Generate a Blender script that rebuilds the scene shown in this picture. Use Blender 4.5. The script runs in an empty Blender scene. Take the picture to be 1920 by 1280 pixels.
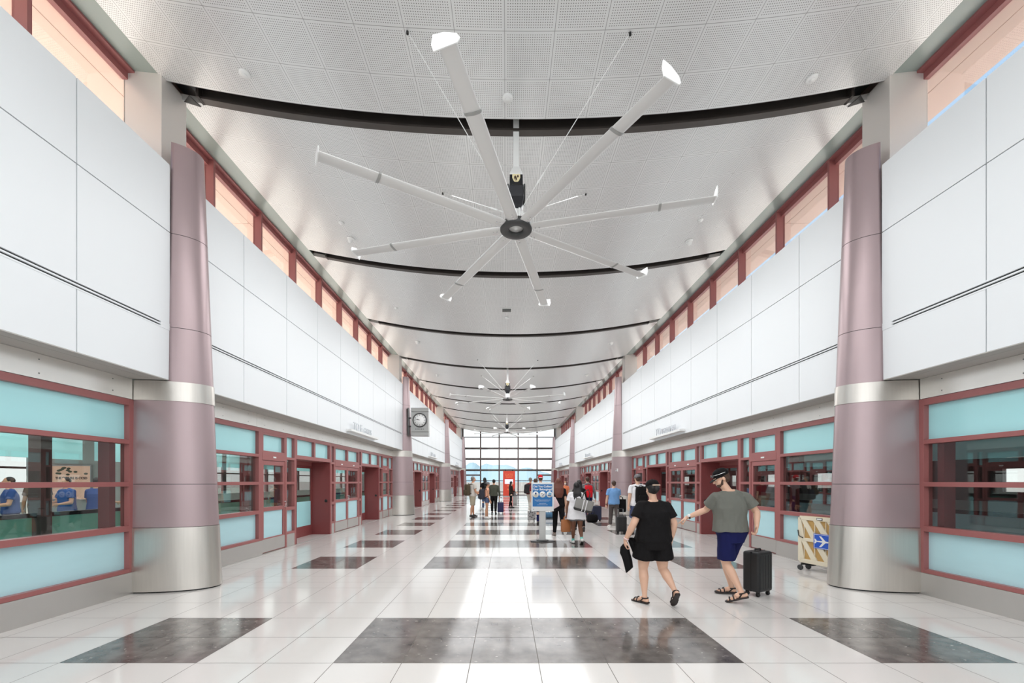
import bpy, bmesh, math, random
from mathutils import Vector, Matrix
SC = bpy.context.scene
COL = SC.collection
PI = math.pi
R = math.radians

# ------------------------------------------------------------------ camera
F, VX, VY, EYE, CX = 780.0, 949.0, 902.0, 1.615, -0.29
_cd = bpy.data.cameras.new('camera')
cam = bpy.data.objects.new('camera', _cd)
COL.objects.link(cam)
cam.location = (CX, 0, EYE)
cam.rotation_euler = (PI / 2, 0, 0)
_cd.sensor_width = 36
_cd.lens = F / 1920 * 36
_cd.shift_x = (960 - VX) / 1920
_cd.shift_y = (VY - 640) / 1920
_cd.clip_end = 9000
SC.camera = cam

def at(px, Y):                       # pixel column + depth -> X
    return CX + (px - VX) * Y / F

def gy(py):                          # floor pixel row -> depth
    return EYE * F / (py - VY)

def hz(py, Y):                       # pixel row + depth -> height
    return EYE + (VY - py) * Y / F

# ------------------------------------------------------------------ world, sun, lights, exposure
w = bpy.data.worlds.new('sky')
SC.world = w
w.use_nodes = True
nt = w.node_tree
bg = nt.nodes['Background']
tc = nt.nodes.new('ShaderNodeTexCoord')
sx = nt.nodes.new('ShaderNodeSeparateXYZ')
rp = nt.nodes.new('ShaderNodeValToRGB')
nt.links.new(tc.outputs['Generated'], sx.inputs[0])
nt.links.new(sx.outputs['Z'], rp.inputs[0])
rp.color_ramp.elements[0].position = 0.0
rp.color_ramp.elements[0].color = (0.93, 0.97, 0.97, 1)
rp.color_ramp.elements[1].position = 0.75
rp.color_ramp.elements[1].color = (0.22, 0.55, 1.0, 1)
_e = rp.color_ramp.elements.new(0.16)
_e.color = (0.85, 0.94, 0.98, 1)
nt.links.new(rp.outputs[0], bg.inputs[0])
bg.inputs[1].default_value = 1.0

def lamp(kind, name, loc, rot, energy, color=(1, 1, 1), size=None):
    l = bpy.data.lights.new(name, kind)
    l.energy = energy
    l.color = color
    if kind == 'AREA':
        l.shape = 'RECTANGLE'
        l.size, l.size_y = size
    o = bpy.data.objects.new(name, l)
    o.location = loc
    o.rotation_euler = rot
    COL.objects.link(o)
    return o

_s = lamp('SUN', 'sun', (30, 20, 60), (R(28), R(-12), 0), 10, (1, 0.95, 0.88))
_s.data.angle = R(1.5)
# added fill lamps without fixtures: soft sheets under the ceiling, one at the rear
for _y in (-3.4, 1.6, 8.7, 13.3, 17.8, 22.4, 27.0, 31.6, 36.1, 40.7, 44.9):
    lamp('AREA', 'ceiling_fill', (0, _y, 6.9), (0, 0, 0), 138, (0.98, 0.99, 1.0), (6.6, 3.2))
lamp('AREA', 'rear_fill', (0, -5.6, 3.6), (R(90), 0, 0), 160, (0.95, 0.98, 1), (9.5, 6))
for _x, _e in ((-10.5, 400), (10.5, 45)):  # added fill for the platform rooms, no fixtures, one side much stronger
    lamp('AREA', 'platform_fill', (_x, 10, 3.15), (0, 0, 0), _e, (1, 0.99, 0.96), (5, 18))
    lamp('AREA', 'platform_fill', (_x, 33, 3.15), (0, 0, 0), _e * 1.3, (1, 0.99, 0.96), (5, 22))
vs = SC.view_settings
vs.view_transform = 'Standard'
vs.look = 'None'
vs.gamma = 1
vs.exposure = 0.5
vs.use_curve_mapping = False

# ------------------------------------------------------------------ materials
def lin(c):
    return tuple(((v / 255) / 12.92 if v / 255 <= 0.04045 else ((v / 255 + 0.055) / 1.055) ** 2.4) for v in c) + (1,)

MATS = {}
def pm(name, rgb, rough=0.5, metal=0.0, spec=0.5, noise=None, bump=None, coat=0, emit=None, stretch=None):
    """Principled material; noise=(scale, amount) varies the colour, bump=(scale, strength)."""
    m = bpy.data.materials.new(name)
    m.use_nodes = True
    n = m.node_tree
    b = n.nodes['Principled BSDF']
    c = lin(rgb)
    b.inputs['Base Color'].default_value = c
    b.inputs['Roughness'].default_value = rough
    b.inputs['Metallic'].default_value = metal
    b.inputs['Specular IOR Level'].default_value = spec
    b.inputs['Coat Weight'].default_value = coat
    if emit:
        b.inputs['Emission Color'].default_value = c
        b.inputs['Emission Strength'].default_value = emit
    if noise or bump:
        co = n.nodes.new('ShaderNodeTexCoord')
        mp = n.nodes.new('ShaderNodeMapping')
        n.links.new(co.outputs['Object'], mp.inputs[0])
        if stretch:
            mp.inputs['Scale'].default_value = stretch
    if noise:
        t = n.nodes.new('ShaderNodeTexNoise')
        t.inputs['Scale'].default_value = noise[0]
        t.inputs['Detail'].default_value = 4
        n.links.new(mp.outputs[0], t.inputs['Vector'])
        mx = n.nodes.new('ShaderNodeMix')
        mx.data_type = 'RGBA'
        mx.inputs[6].default_value = tuple(min(1, v * (1 - noise[1])) for v in c[:3]) + (1,)
        mx.inputs[7].default_value = tuple(min(1, v * (1 + noise[1])) for v in c[:3]) + (1,)
        n.links.new(t.outputs['Fac'], mx.inputs[0])
        n.links.new(mx.outputs[2], b.inputs['Base Color'])
    if bump:
        t = n.nodes.new('ShaderNodeTexNoise')
        t.inputs['Scale'].default_value = bump[0]
        t.inputs['Detail'].default_value = 3
        n.links.new(mp.outputs[0], t.inputs['Vector'])
        bn = n.nodes.new('ShaderNodeBump')
        bn.inputs['Strength'].default_value = bump[1]
        bn.inputs['Distance'].default_value = 0.01
        n.links.new(t.outputs['Fac'], bn.inputs['Height'])
        n.links.new(bn.outputs[0], b.inputs['Normal'])
    MATS[name] = m
    return m

def glass_mat(name, tint=(1, 1, 1), refl=0.08, rough=0.0):
    m = bpy.data.materials.new(name)
    m.use_nodes = True
    n = m.node_tree
    n.nodes.clear()
    o = n.nodes.new('ShaderNodeOutputMaterial')
    t = n.nodes.new('ShaderNodeBsdfTransparent')
    t.inputs[0].default_value = tuple(tint) + (1,)
    g = n.nodes.new('ShaderNodeBsdfGlossy')
    g.inputs['Roughness'].default_value = rough
    lw = n.nodes.new('ShaderNodeLayerWeight')
    lw.inputs[0].default_value = 0.25
    ma = n.nodes.new('ShaderNodeMath')
    ma.operation = 'MULTIPLY_ADD'
    ma.inputs[1].default_value = 0.35
    ma.inputs[2].default_value = refl
    n.links.new(lw.outputs['Fresnel'], ma.inputs[0])
    mx = n.nodes.new('ShaderNodeMixShader')
    n.links.new(ma.outputs[0], mx.inputs[0])
    n.links.new(t.outputs[0], mx.inputs[1])
    n.links.new(g.outputs[0], mx.inputs[2])
    n.links.new(mx.outputs[0], o.inputs[0])
    return m

PANEL = pm('panel_white', (242, 245, 247), 0.42, 0, 0.4, noise=(0.35, 0.015))
GAP = pm('joint_dark', (62, 66, 68), 0.7)
BLACK = pm('black', (14, 14, 15), 0.5)
STEEL = pm('brushed_steel', (205, 200, 193), 0.3, 0.85, noise=(3, 0.06), stretch=(14, 14, 0.6))
STEEL_H = pm('header_steel', (234, 231, 226), 0.22, 0.6, noise=(2.2, 0.07))
BASE = pm('base_steel', (200, 197, 193), 0.33, 0.6, noise=(2.5, 0.06))
MAUVE = pm('mauve_metal', (176, 156, 158), 0.34, 0.45, noise=(1.2, 0.03))
BOXM = pm('capital_metal', (230, 224, 218), 0.38, 0.25)
RED = pm('red_frame', (162, 100, 98), 0.34, 0, 0.5)
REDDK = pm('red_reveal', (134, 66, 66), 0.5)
SOFFIT = pm('soffit_grey', (186, 183, 178), 0.55)
TEAL = pm('teal_glass', (180, 238, 242), 0.12, 0, 0.6, coat=0.3)
TEAL2 = pm('frosted_glass', (190, 229, 236), 0.16, 0, 0.6, noise=(1.5, 0.05), stretch=(1, 1, 5))
CLEAR = glass_mat('clear_glass', (0.9, 0.92, 0.915), 0.06)
CLERE = glass_mat('clerestory_glass', (0.97, 0.97, 0.96), 0.02)
BEAM = pm('dark_steel', (74, 68, 64), 0.45, 0.35, noise=(4, 0.15))
FASCIA = pm('fascia_grey', (150, 162, 156), 0.25, 0.0, 0.6)
SALMON = pm('salmon_stucco', (246, 216, 202), 0.85, 0, 0.1)
BOUNCE_GRAVEL = pm('bounce_gravel', (214, 205, 196), 0.95, noise=(5, 0.06))
ROOF = pm('roof_metal', (120, 120, 120), 0.7)
WHITE = pm('white_paint', (240, 240, 238), 0.35)
BLADE = pm('fan_aluminium', (224, 223, 221), 0.34, 0.25)
HUBM = pm('hub_dark', (68, 68, 68), 0.4, 0.3)
CHROME = pm('chrome', (220, 220, 220), 0.15, 1.0)
GREYM = pm('grey_metal', (168, 168, 166), 0.35, 0.5)
PLATF = pm('platform_floor', (150, 178, 170), 0.25, noise=(2, 0.05))
PLATC = pm('platform_ceiling', (176, 178, 176), 0.7)
PLATW = pm('platform_wall', (198, 198, 194), 0.7)
DKBROWN = pm('platform_post', (92, 76, 74), 0.5)
GREENGL = pm('green_glass', (150, 226, 200), 0.1, 0, 0.6)
TARMAC = pm('tarmac', (104, 100, 94), 0.95, noise=(0.02, 0.08))
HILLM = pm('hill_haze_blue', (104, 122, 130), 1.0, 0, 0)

def ceiling_mat():
    """perforated metal ceiling tiles: 0.61 m joints in X and Y, small holes inside each tile"""
    m = bpy.data.materials.new('perforated_ceiling')
    m.use_nodes = True
    n = m.node_tree
    b = n.nodes['Principled BSDF']
    b.inputs['Roughness'].default_value = 0.3
    b.inputs['Metallic'].default_value = 0.2
    uv = n.nodes.new('ShaderNodeUVMap')
    s = n.nodes.new('ShaderNodeSeparateXYZ')
    n.links.new(uv.outputs[0], s.inputs[0])

    def mth(op, a, bv=None, c=None):
        q = n.nodes.new('ShaderNodeMath')
        q.operation = op
        for i, v in enumerate((a, bv, c)):
            if v is None:
                continue
            if isinstance(v, (int, float)):
                q.inputs[i].default_value = v
            else:
                n.links.new(v, q.inputs[i])
        return q.outputs[0]
    fr, hole = [], []
    for ax in ('X', 'Y'):
        f = mth('FRACT', s.outputs[ax])
        d = mth('ABSOLUTE', mth('SUBTRACT', f, 0.5))          # 0.5 at the joint
        fr.append(d)
        h = mth('SUBTRACT', mth('FRACT', mth('MULTIPLY', f, 22.0)), 0.5)
        hole.append(mth('MULTIPLY', h, h))
    edge = mth('MAXIMUM', fr[0], fr[1])
    joint = mth('GREATER_THAN', edge, 0.4945)
    inner = mth('LESS_THAN', edge, 0.455)
    dot = mth('LESS_THAN', mth('ADD', hole[0], hole[1]), 0.045)
    dot = mth('MULTIPLY', dot, inner)
    mx = n.nodes.new('ShaderNodeMix')
    mx.data_type = 'RGBA'
    mx.inputs[6].default_value = lin((228, 228, 227))
    mx.inputs[7].default_value = lin((120, 118, 116))
    n.links.new(dot, mx.inputs[0])
    mx2 = n.nodes.new('ShaderNodeMix')
    mx2.data_type = 'RGBA'
    n.links.new(mx.outputs[2], mx2.inputs[6])
    mx2.inputs[7].default_value = lin((150, 148, 146))
    n.links.new(joint, mx2.inputs[0])
    n.links.new(mx2.outputs[2], b.inputs['Base Color'])
    # slight pillow of every tile
    p = mth('SUBTRACT', mth('MULTIPLY', fr[0], fr[0]), mth('MULTIPLY', mth('MULTIPLY', fr[1], fr[1]), -1.0))
    nz = n.nodes.new('ShaderNodeTexNoise')
    nz.inputs['Scale'].default_value = 1.4
    n.links.new(uv.outputs[0], nz.inputs['Vector'])
    hh = mth('ADD', mth('MULTIPLY', p, -0.25), mth('MULTIPLY', nz.outputs['Fac'], 0.5))
    bn = n.nodes.new('ShaderNodeBump')
    bn.inputs['Strength'].default_value = 0.35
    bn.inputs['Distance'].default_value = 0.012
    n.links.new(hh, bn.inputs['Height'])
    n.links.new(bn.outputs[0], b.inputs['Normal'])
    return m
CEIL = ceiling_mat()

def tile_mats():
    l = pm('light_tile', (226, 222, 218), 0.11, 0, 0.55, noise=(0.8, 0.02))
    m = bpy.data.materials.new('dark_tile')
    m.use_nodes = True
    n = m.node_tree
    b = n.nodes['Principled BSDF']
    b.inputs['Roughness'].default_value = 0.12
    b.inputs['Specular IOR Level'].default_value = 1.0
    co = n.nodes.new('ShaderNodeTexCoord')
    t = n.nodes.new('ShaderNodeTexNoise')
    t.inputs['Scale'].default_value = 6
    t.inputs['Detail'].default_value = 6
    n.links.new(co.outputs['Object'], t.inputs['Vector'])
    cr = n.nodes.new('ShaderNodeValToRGB')
    cr.color_ramp.elements[0].position = 0.3
    cr.color_ramp.elements[0].color = lin((84, 79, 77))
    cr.color_ramp.elements[1].position = 0.75
    cr.color_ramp.elements[1].color = lin((134, 127, 122))
    n.links.new(t.outputs['Fac'], cr.inputs[0])
    # pale shell flecks: warped voronoi cells
    mp = n.nodes.new('ShaderNodeMapping')
    mp.inputs['Scale'].default_value = (13, 26, 1)
    mp.inputs['Rotation'].default_value = (0, 0, 0.5)
    ad = n.nodes.new('ShaderNodeVectorMath')
    ad.operation = 'MULTIPLY_ADD'
    n.links.new(t.outputs['Color'], ad.inputs[0])
    ad.inputs[1].default_value = (0.12, 0.12, 0)
    n.links.new(co.outputs['Object'], ad.inputs[2])
    n.links.new(ad.outputs[0], mp.inputs[0])
    v = n.nodes.new('ShaderNodeTexVoronoi')
    n.links.new(mp.outputs[0], v.inputs['Vector'])
    v.inputs['Scale'].default_value = 1
    c2 = n.nodes.new('ShaderNodeMath')
    c2.operation = 'LESS_THAN'
    c2.inputs[1].default_value = 0.17
    n.links.new(v.outputs['Distance'], c2.inputs[0])
    sp = n.nodes.new('ShaderNodeSeparateColor')
    n.links.new(v.outputs['Color'], sp.inputs[0])
    c3 = n.nodes.new('ShaderNodeMath')
    c3.operation = 'GREATER_THAN'
    c3.inputs[1].default_value = 0.62
    n.links.new(sp.outputs[0], c3.inputs[0])
    c4 = n.nodes.new('ShaderNodeMath')
    c4.operation = 'MULTIPLY'
    n.links.new(c2.outputs[0], c4.inputs[0])
    n.links.new(c3.outputs[0], c4.inputs[1])
    c5 = n.nodes.new('ShaderNodeMath')
    c5.operation = 'MULTIPLY'
    n.links.new(c4.outputs[0], c5.inputs[0])
    n.links.new(sp.outputs[1], c5.inputs[1])
    mx = n.nodes.new('ShaderNodeMix')
    mx.data_type = 'RGBA'
    n.links.new(c5.outputs[0], mx.inputs[0])
    n.links.new(cr.outputs[0], mx.inputs[6])
    mx.inputs[7].default_value = lin((205, 198, 190))
    n.links.new(mx.outputs[2], b.inputs['Base Color'])
    g = pm('grout', (112, 106, 100), 0.8)
    return l, m, g
LTILE, DTILE, GROUT = tile_mats()

# ------------------------------------------------------------------ mesh helpers
def frame_to(d):
    """rotation matrix whose Z axis is d"""
    d = Vector(d).normalized()
    return d.to_track_quat('Z', 'Y').to_matrix()

class MB:
    def __init__(s):
        s.v, s.f, s.mi, s.sm = [], [], [], []

    def add(s, vs, fs, mi=0, smooth=False):
        o = len(s.v)
        s.v += [Vector(p) for p in vs]
        for f in fs:
            s.f.append([o + i for i in f])
            s.mi.append(mi)
            s.sm.append(smooth)
        return s

    def box(s, x0, x1, y0, y1, z0, z1, mi=0):
        x0, x1 = min(x0, x1), max(x0, x1)
        y0, y1 = min(y0, y1), max(y0, y1)
        z0, z1 = min(z0, z1), max(z0, z1)
        return s.add([(x, y, z) for z in (z0, z1) for y in (y0, y1) for x in (x0, x1)],
                     [(0, 2, 3, 1), (4, 5, 7, 6), (0, 1, 5, 4), (2, 6, 7, 3), (0, 4, 6, 2), (1, 3, 7, 5)], mi)

    def obox(s, c, sz, rot=None, mi=0):
        m = rot if rot is not None else Matrix.Identity(3)
        h = [q / 2 for q in sz]
        vs = [Vector(c) + m @ Vector((x * h[0], y * h[1], z * h[2])) for z in (-1, 1) for y in (-1, 1) for x in (-1, 1)]
        return s.add(vs, [(0, 2, 3, 1), (4, 5, 7, 6), (0, 1, 5, 4), (2, 6, 7, 3), (0, 4, 6, 2), (1, 3, 7, 5)], mi)

    def loft(s, rings, caps=True, mi=0, smooth=True, closed=True):
        n = len(rings[0])
        vs = [p for r in rings for p in r]
        fs = []
        for i in range(len(rings) - 1):
            for j in range(n if closed else n - 1):
                k = (j + 1) % n
                fs.append((i * n + j, i * n + k, (i + 1) * n + k, (i + 1) * n + j))
        s.add(vs, fs, mi, smooth)
        if caps:
            s.add(rings[0], [tuple(range(n))[::-1]], mi)
            s.add(rings[-1], [tuple(range(n))], mi)
        return s

    def tube(s, pts, r, n=10, mi=0, caps=True):
        pts = [Vector(p) for p in pts]
        rs = r if isinstance(r, (list, tuple)) else [r] * len(pts)
        rings = []
        for i, p in enumerate(pts):
            d = (pts[min(i + 1, len(pts) - 1)] - pts[max(i - 1, 0)])
            m = frame_to(d)
            rings.append([p + m @ Vector((math.cos(a) * rs[i], math.sin(a) * rs[i], 0)) for a in (2 * PI * j / n for j in range(n))])
        return s.loft(rings, caps, mi)

    def cyl(s, c, r, h, n=24, mi=0, axis='Z', r2=None):
        c = Vector(c)
        d = {'Z': Vector((0, 0, 1)), 'X': Vector((1, 0, 0)), 'Y': Vector((0, 1, 0))}[axis]
        r2 = r if r2 is None else r2
        return s.tube([c, c + d * h], [r, r2], n, mi)

    def lathe(s, prof, c=(0, 0, 0), n=32, mi=0, rot=None, caps=True):
        m = rot if rot is not None else Matrix.Identity(3)
        c = Vector(c)
        rings = [[c + m @ Vector((r * math.cos(2 * PI * j / n), r * math.sin(2 * PI * j / n), z)) for j in range(n)] for r, z in prof]
        return s.loft(rings, caps, mi)

    def ell(s, c, r, mi=0, rot=None, nu=16, nv=10):
        m = rot if rot is not None else Matrix.Identity(3)
        c = Vector(c)
        rings = []
        for i in range(nv + 1):
            t = -PI / 2 + PI * (i + 0.02 if i == 0 else i - 0.02 if i == nv else i) / nv
            rings.append([c + m @ Vector((r[0] * math.cos(t) * math.cos(2 * PI * j / nu), r[1] * math.cos(t) * math.sin(2 * PI * j / nu), r[2] * math.sin(t))) for j in range(nu)])
        return s.loft(rings, True, mi)

    def cap(s, p0, r0, p1, r1, n=12, mi=0):
        """capsule with two radii"""
        p0, p1 = Vector(p0), Vector(p1)
        d = p1 - p0
        L = d.length or 1e-4
        m = frame_to(d)
        prof = [(r0 * math.cos(t), r0 * math.sin(t)) for t in (-1.5, -1.0, -0.5)] + [(r0, 0), ((r0 + r1) / 2, L / 2), (r1, L)] + [(r1 * math.cos(t), L + r1 * math.sin(t)) for t in (0.5, 1.0, 1.5)]
        rings = [[p0 + m @ Vector((r * math.cos(2 * PI * j / n), r * math.sin(2 * PI * j / n), z)) for j in range(n)] for r, z in prof]
        return s.loft(rings, True, mi)

    def prism(s, poly, d, mi=0):
        """poly: list of 3D points, extruded by vector d"""
        n = len(poly)
        a = [Vector(p) for p in poly]
        b = [p + Vector(d) for p in a]
        fs = [tuple(range(n))[::-1], tuple(range(n, 2 * n))]
        for i in range(n):
            j = (i + 1) % n
            fs.append((i, j, n + j, n + i))
        return s.add(a + b, fs, mi)

    def build(s, name, mats, parent=None, bevel=0, fix=True, org=None):
        me = bpy.data.meshes.new(name)
        o = Vector(org) if org is not None else Vector((0, 0, 0))
        me.from_pydata([p - o for p in s.v], [], s.f)
        for m in (mats if isinstance(mats, (list, tuple)) else [mats]):
            me.materials.append(m)
        me.polygons.foreach_set('material_index', s.mi)
        me.polygons.foreach_set('use_smooth', s.sm)
        me.update()
        if fix:
            bm = bmesh.new()
            bm.from_mesh(me)
            bmesh.ops.recalc_face_normals(bm, faces=bm.faces)
            bm.to_mesh(me)
            bm.free()
        ob = bpy.data.objects.new(name, me)
        COL.objects.link(ob)
        if parent is not None:
            ob.parent = parent
        if bevel:
            md = ob.modifiers.new('bevel', 'BEVEL')
            md.width = bevel
            md.segments = 2
            md.limit_method = 'ANGLE'
            md.angle_limit = R(40)
        return ob

def empty(name, loc=(0, 0, 0), rz=0):
    o = bpy.data.objects.new(name, None)
    o.empty_display_size = 0.1
    o.location = loc
    o.rotation_euler = (0, 0, rz)
    COL.objects.link(o)
    return o

def tag(o, label, cat, group=None, kind=None):
    o['label'] = label
    o['category'] = cat
    if group:
        o['group'] = group
    if kind:
        o['kind'] = kind
    return o

def struct(o):
    o['kind'] = 'structure'
    return o

def copy_tree(o, parent=None):
    c = o.copy()
    COL.objects.link(c)
    if parent is not None:
        c.parent = parent
    for ch in list(o.children):
        copy_tree(ch, c)
    return c

def text(s, name, mat, size, parent, loc, rot, depth=0.002, align='CENTER', bold=0.0):
    cu = bpy.data.curves.new(name, 'FONT')
    cu.body = s
    cu.size = size
    cu.extrude = depth
    cu.offset = bold
    cu.align_x = align
    cu.align_y = 'CENTER'
    tmp = bpy.data.objects.new(name, cu)
    COL.objects.link(tmp)
    dg = bpy.context.evaluated_depsgraph_get()
    me = bpy.data.meshes.new_from_object(tmp.evaluated_get(dg))
    bpy.data.objects.remove(tmp)
    me.materials.clear()
    me.materials.append(mat)
    me.name = name
    ob = bpy.data.objects.new(name, me)
    COL.objects.link(ob)
    ob.parent = parent
    ob.location = loc
    ob.rotation_euler = rot
    return ob

# ------------------------------------------------------------------ dimensions of the hall
C0, BAY = 6.41, 13.716
COLS = [C0 + BAY * i for i in range(4)]      # 6.41 20.13 33.84 47.56
XP, XW = 5.22, 5.67                          # panel plane, glazed wall plane
ZB, ZT = 3.10, 6.25                          # panels from .. to
ZSEAM, ZSLOT = 5.26, 3.87
YB = -6.0                                    # rear of the hall
YE = 47.62                                   # end window
XM, XG = 5.80, 5.95                          # clerestory mullion face, glass plane
XE = 5.44                                    # ceiling edge
def zc(x):
    return 7.06 + 0.0197 * x * x
wn = [0]
def wname():
    wn[0] += 1
    return 'window_%d' % wn[0]
dn = [0]
def dname():
    dn[0] += 1
    return 'door_%d' % dn[0]

# ------------------------------------------------------------------ floor
def build_floor():
    mb = MB()
    t = 0.6096
    ys = [7.69]
    for k in range(70):
        ys.append(ys[-1] + 0.6125)
        if ys[-1] > YE + 0.3:
            break
    up = [4.915, 5.53, 6.30, 6.665, 7.08]
    dnw = []
    y = 4.915
    while y > YB:
        y -= 0.6075
        dnw.append(y)
    ys = dnw[::-1] + up + ys
    def dark(yc, k):
        # k: tile index, tile spans k..k+1 from the hall axis
        row = (3.70 < yc < 4.915)
        if yc > 7.69:
            row = ((yc - 7.69) / 0.6125) % 4.0 < 2.0
        if yc < 3.0:
            row = ((3.70 - yc) / 0.6075) % 4.0 > 2.0
        return row and (-3 <= k < 3 or k in (-7, -6, 5, 6)) and yc < 45
    g = 0.0028
    for i in range(len(ys) - 1):
        for k in range(-11, 11):
            x0, x1 = max(k * t, -6.3), min((k + 1) * t, 6.3)
            y0, y1 = ys[i], ys[i + 1]
            mi = 1 if dark((y0 + y1) / 2, k) else 0
            mb.add([(x0 + g, y0 + g, 0), (x1 - g, y0 + g, 0), (x1 - g, y1 - g, 0), (x0 + g, y1 - g, 0)], [(0, 1, 2, 3)], mi)
    mb.add([(-6.3, YB, -0.0015), (6.3, YB, -0.0015), (6.3, YE + 0.3, -0.0015), (-6.3, YE + 0.3, -0.0015)], [(0, 1, 2, 3)], 2)
    mb.box(-6.3, 6.3, YB, YE + 0.3, -0.3, -0.01, 2)
    struct(mb.build('floor', [LTILE, DTILE, GROUT]))
build_floor()

# ------------------------------------------------------------------ ceiling: curved perforated panels between beam slots
SLOTS = [C0 + BAY / 3 * i for i in range(-2, 10)]
def build_ceiling():
    me_v, me_f, uvs = [], [], []
    N = 44
    xs = [-XE + 2 * XE * i / N for i in range(N + 1)]
    for i, c in enumerate(SLOTS[:-1]):
        y0, y1 = c + 0.15, SLOTS[i + 1] - 0.15
        if i == len(SLOTS) - 2:
            y1 = YE - 0.05
        o = len(me_v)
        for x in xs:
            me_v += [(x, y0, zc(x)), (x, y1, zc(x))]
            uvs += [((x - 0.30) / 0.6096, (y0 - y0) / 0.6096), ((x - 0.30) / 0.6096, (y1 - y0) / 0.6096)]
        for j in range(N):
            me_f.append((o + 2 * j, o + 2 * j + 1, o + 2 * j + 3, o + 2 * j + 2))
    me = bpy.data.meshes.new('ceiling')
    me.from_pydata(me_v, [], me_f)
    ul = me.uv_layers.new(name='UVMap')
    for lp in me.loops:
        ul.data[lp.index].uv = uvs[lp.vertex_index]
    me.materials.append(CEIL)
    for p in me.polygons:
        p.use_smooth = True
    ob = bpy.data.objects.new('ceiling', me)
    COL.objects.link(ob)
    struct(ob)
    # edges of the panels (side of the slots and of the long edges)
    mb = MB()
    for i, c in enumerate(SLOTS[:-1]):
        y0, y1 = c + 0.15, min(SLOTS[i + 1] - 0.15, YE - 0.05)
        for ya in (y0, y1):
            for j in range(N):
                xa, xb = xs[j], xs[j + 1]
                mb.add([(xa, ya, zc(xa)), (xb, ya, zc(xb)), (xb, ya, zc(xb) + 0.09), (xa, ya, zc(xa) + 0.09)], [(0, 1, 2, 3)])
        for x in (-XE, XE):
            mb.add([(x, y0, zc(x)), (x, y1, zc(x)), (x, y1, zc(x) + 0.09), (x, y0, zc(x) + 0.09)], [(0, 1, 2, 3)])
    e = mb.build('panel_edge', SOFFIT, ob, fix=False)
    # backing above the panels, coloured black for the shaded void in the slots
    mb = MB()
    for j in range(N):
        xa, xb = xs[j], xs[j + 1]
        mb.add([(xa, YB, zc(xa) + 0.42), (xb, YB, zc(xb) + 0.42), (xb, YE, zc(xb) + 0.42), (xa, YE, zc(xa) + 0.42)], [(0, 1, 2, 3)])
    mb.build('void_backing', BLACK, ob, fix=False)
build_ceiling()
mb = MB()
mb.box(-7.3, 7.3, YB - 0.4, YE + 1.0, 8.45, 8.8)
struct(mb.build('roof', ROOF))

# beams in the slots
def build_beams():
    N = 36
    xs = [-5.05 + 10.1 * i / N for i in range(N + 1)]
    for i, c in enumerate(SLOTS):
        if c > YE - 0.3:
            continue
        mb = MB()
        def prof(x, ya, yb, za, zb):
            z = zc(x)
            return [(x, ya, z + za), (x, yb, z + za), (x, yb, z + zb), (x, ya, z + zb)]
        mb.loft([prof(x, c + 0.02, c + 0.14, -0.02, 0.01) for x in xs], smooth=False)      # bottom flange
        mb.loft([prof(x, c + 0.07, c + 0.09, 0.01, 0.36) for x in xs], smooth=False)       # web
        mb.loft([prof(x, c - 0.02, c + 0.145, 0.33, 0.36) for x in xs], smooth=False)      # top flange
        for s in (-1, 1):
            mb.box(s * 5.02, s * 5.06, c - 0.02, c + 0.14, zc(5) - 0.02, zc(5) + 0.34)
        b = mb.build('ceiling_beam', BEAM)
        b['kind'] = 'structure'
build_beams()

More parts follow.
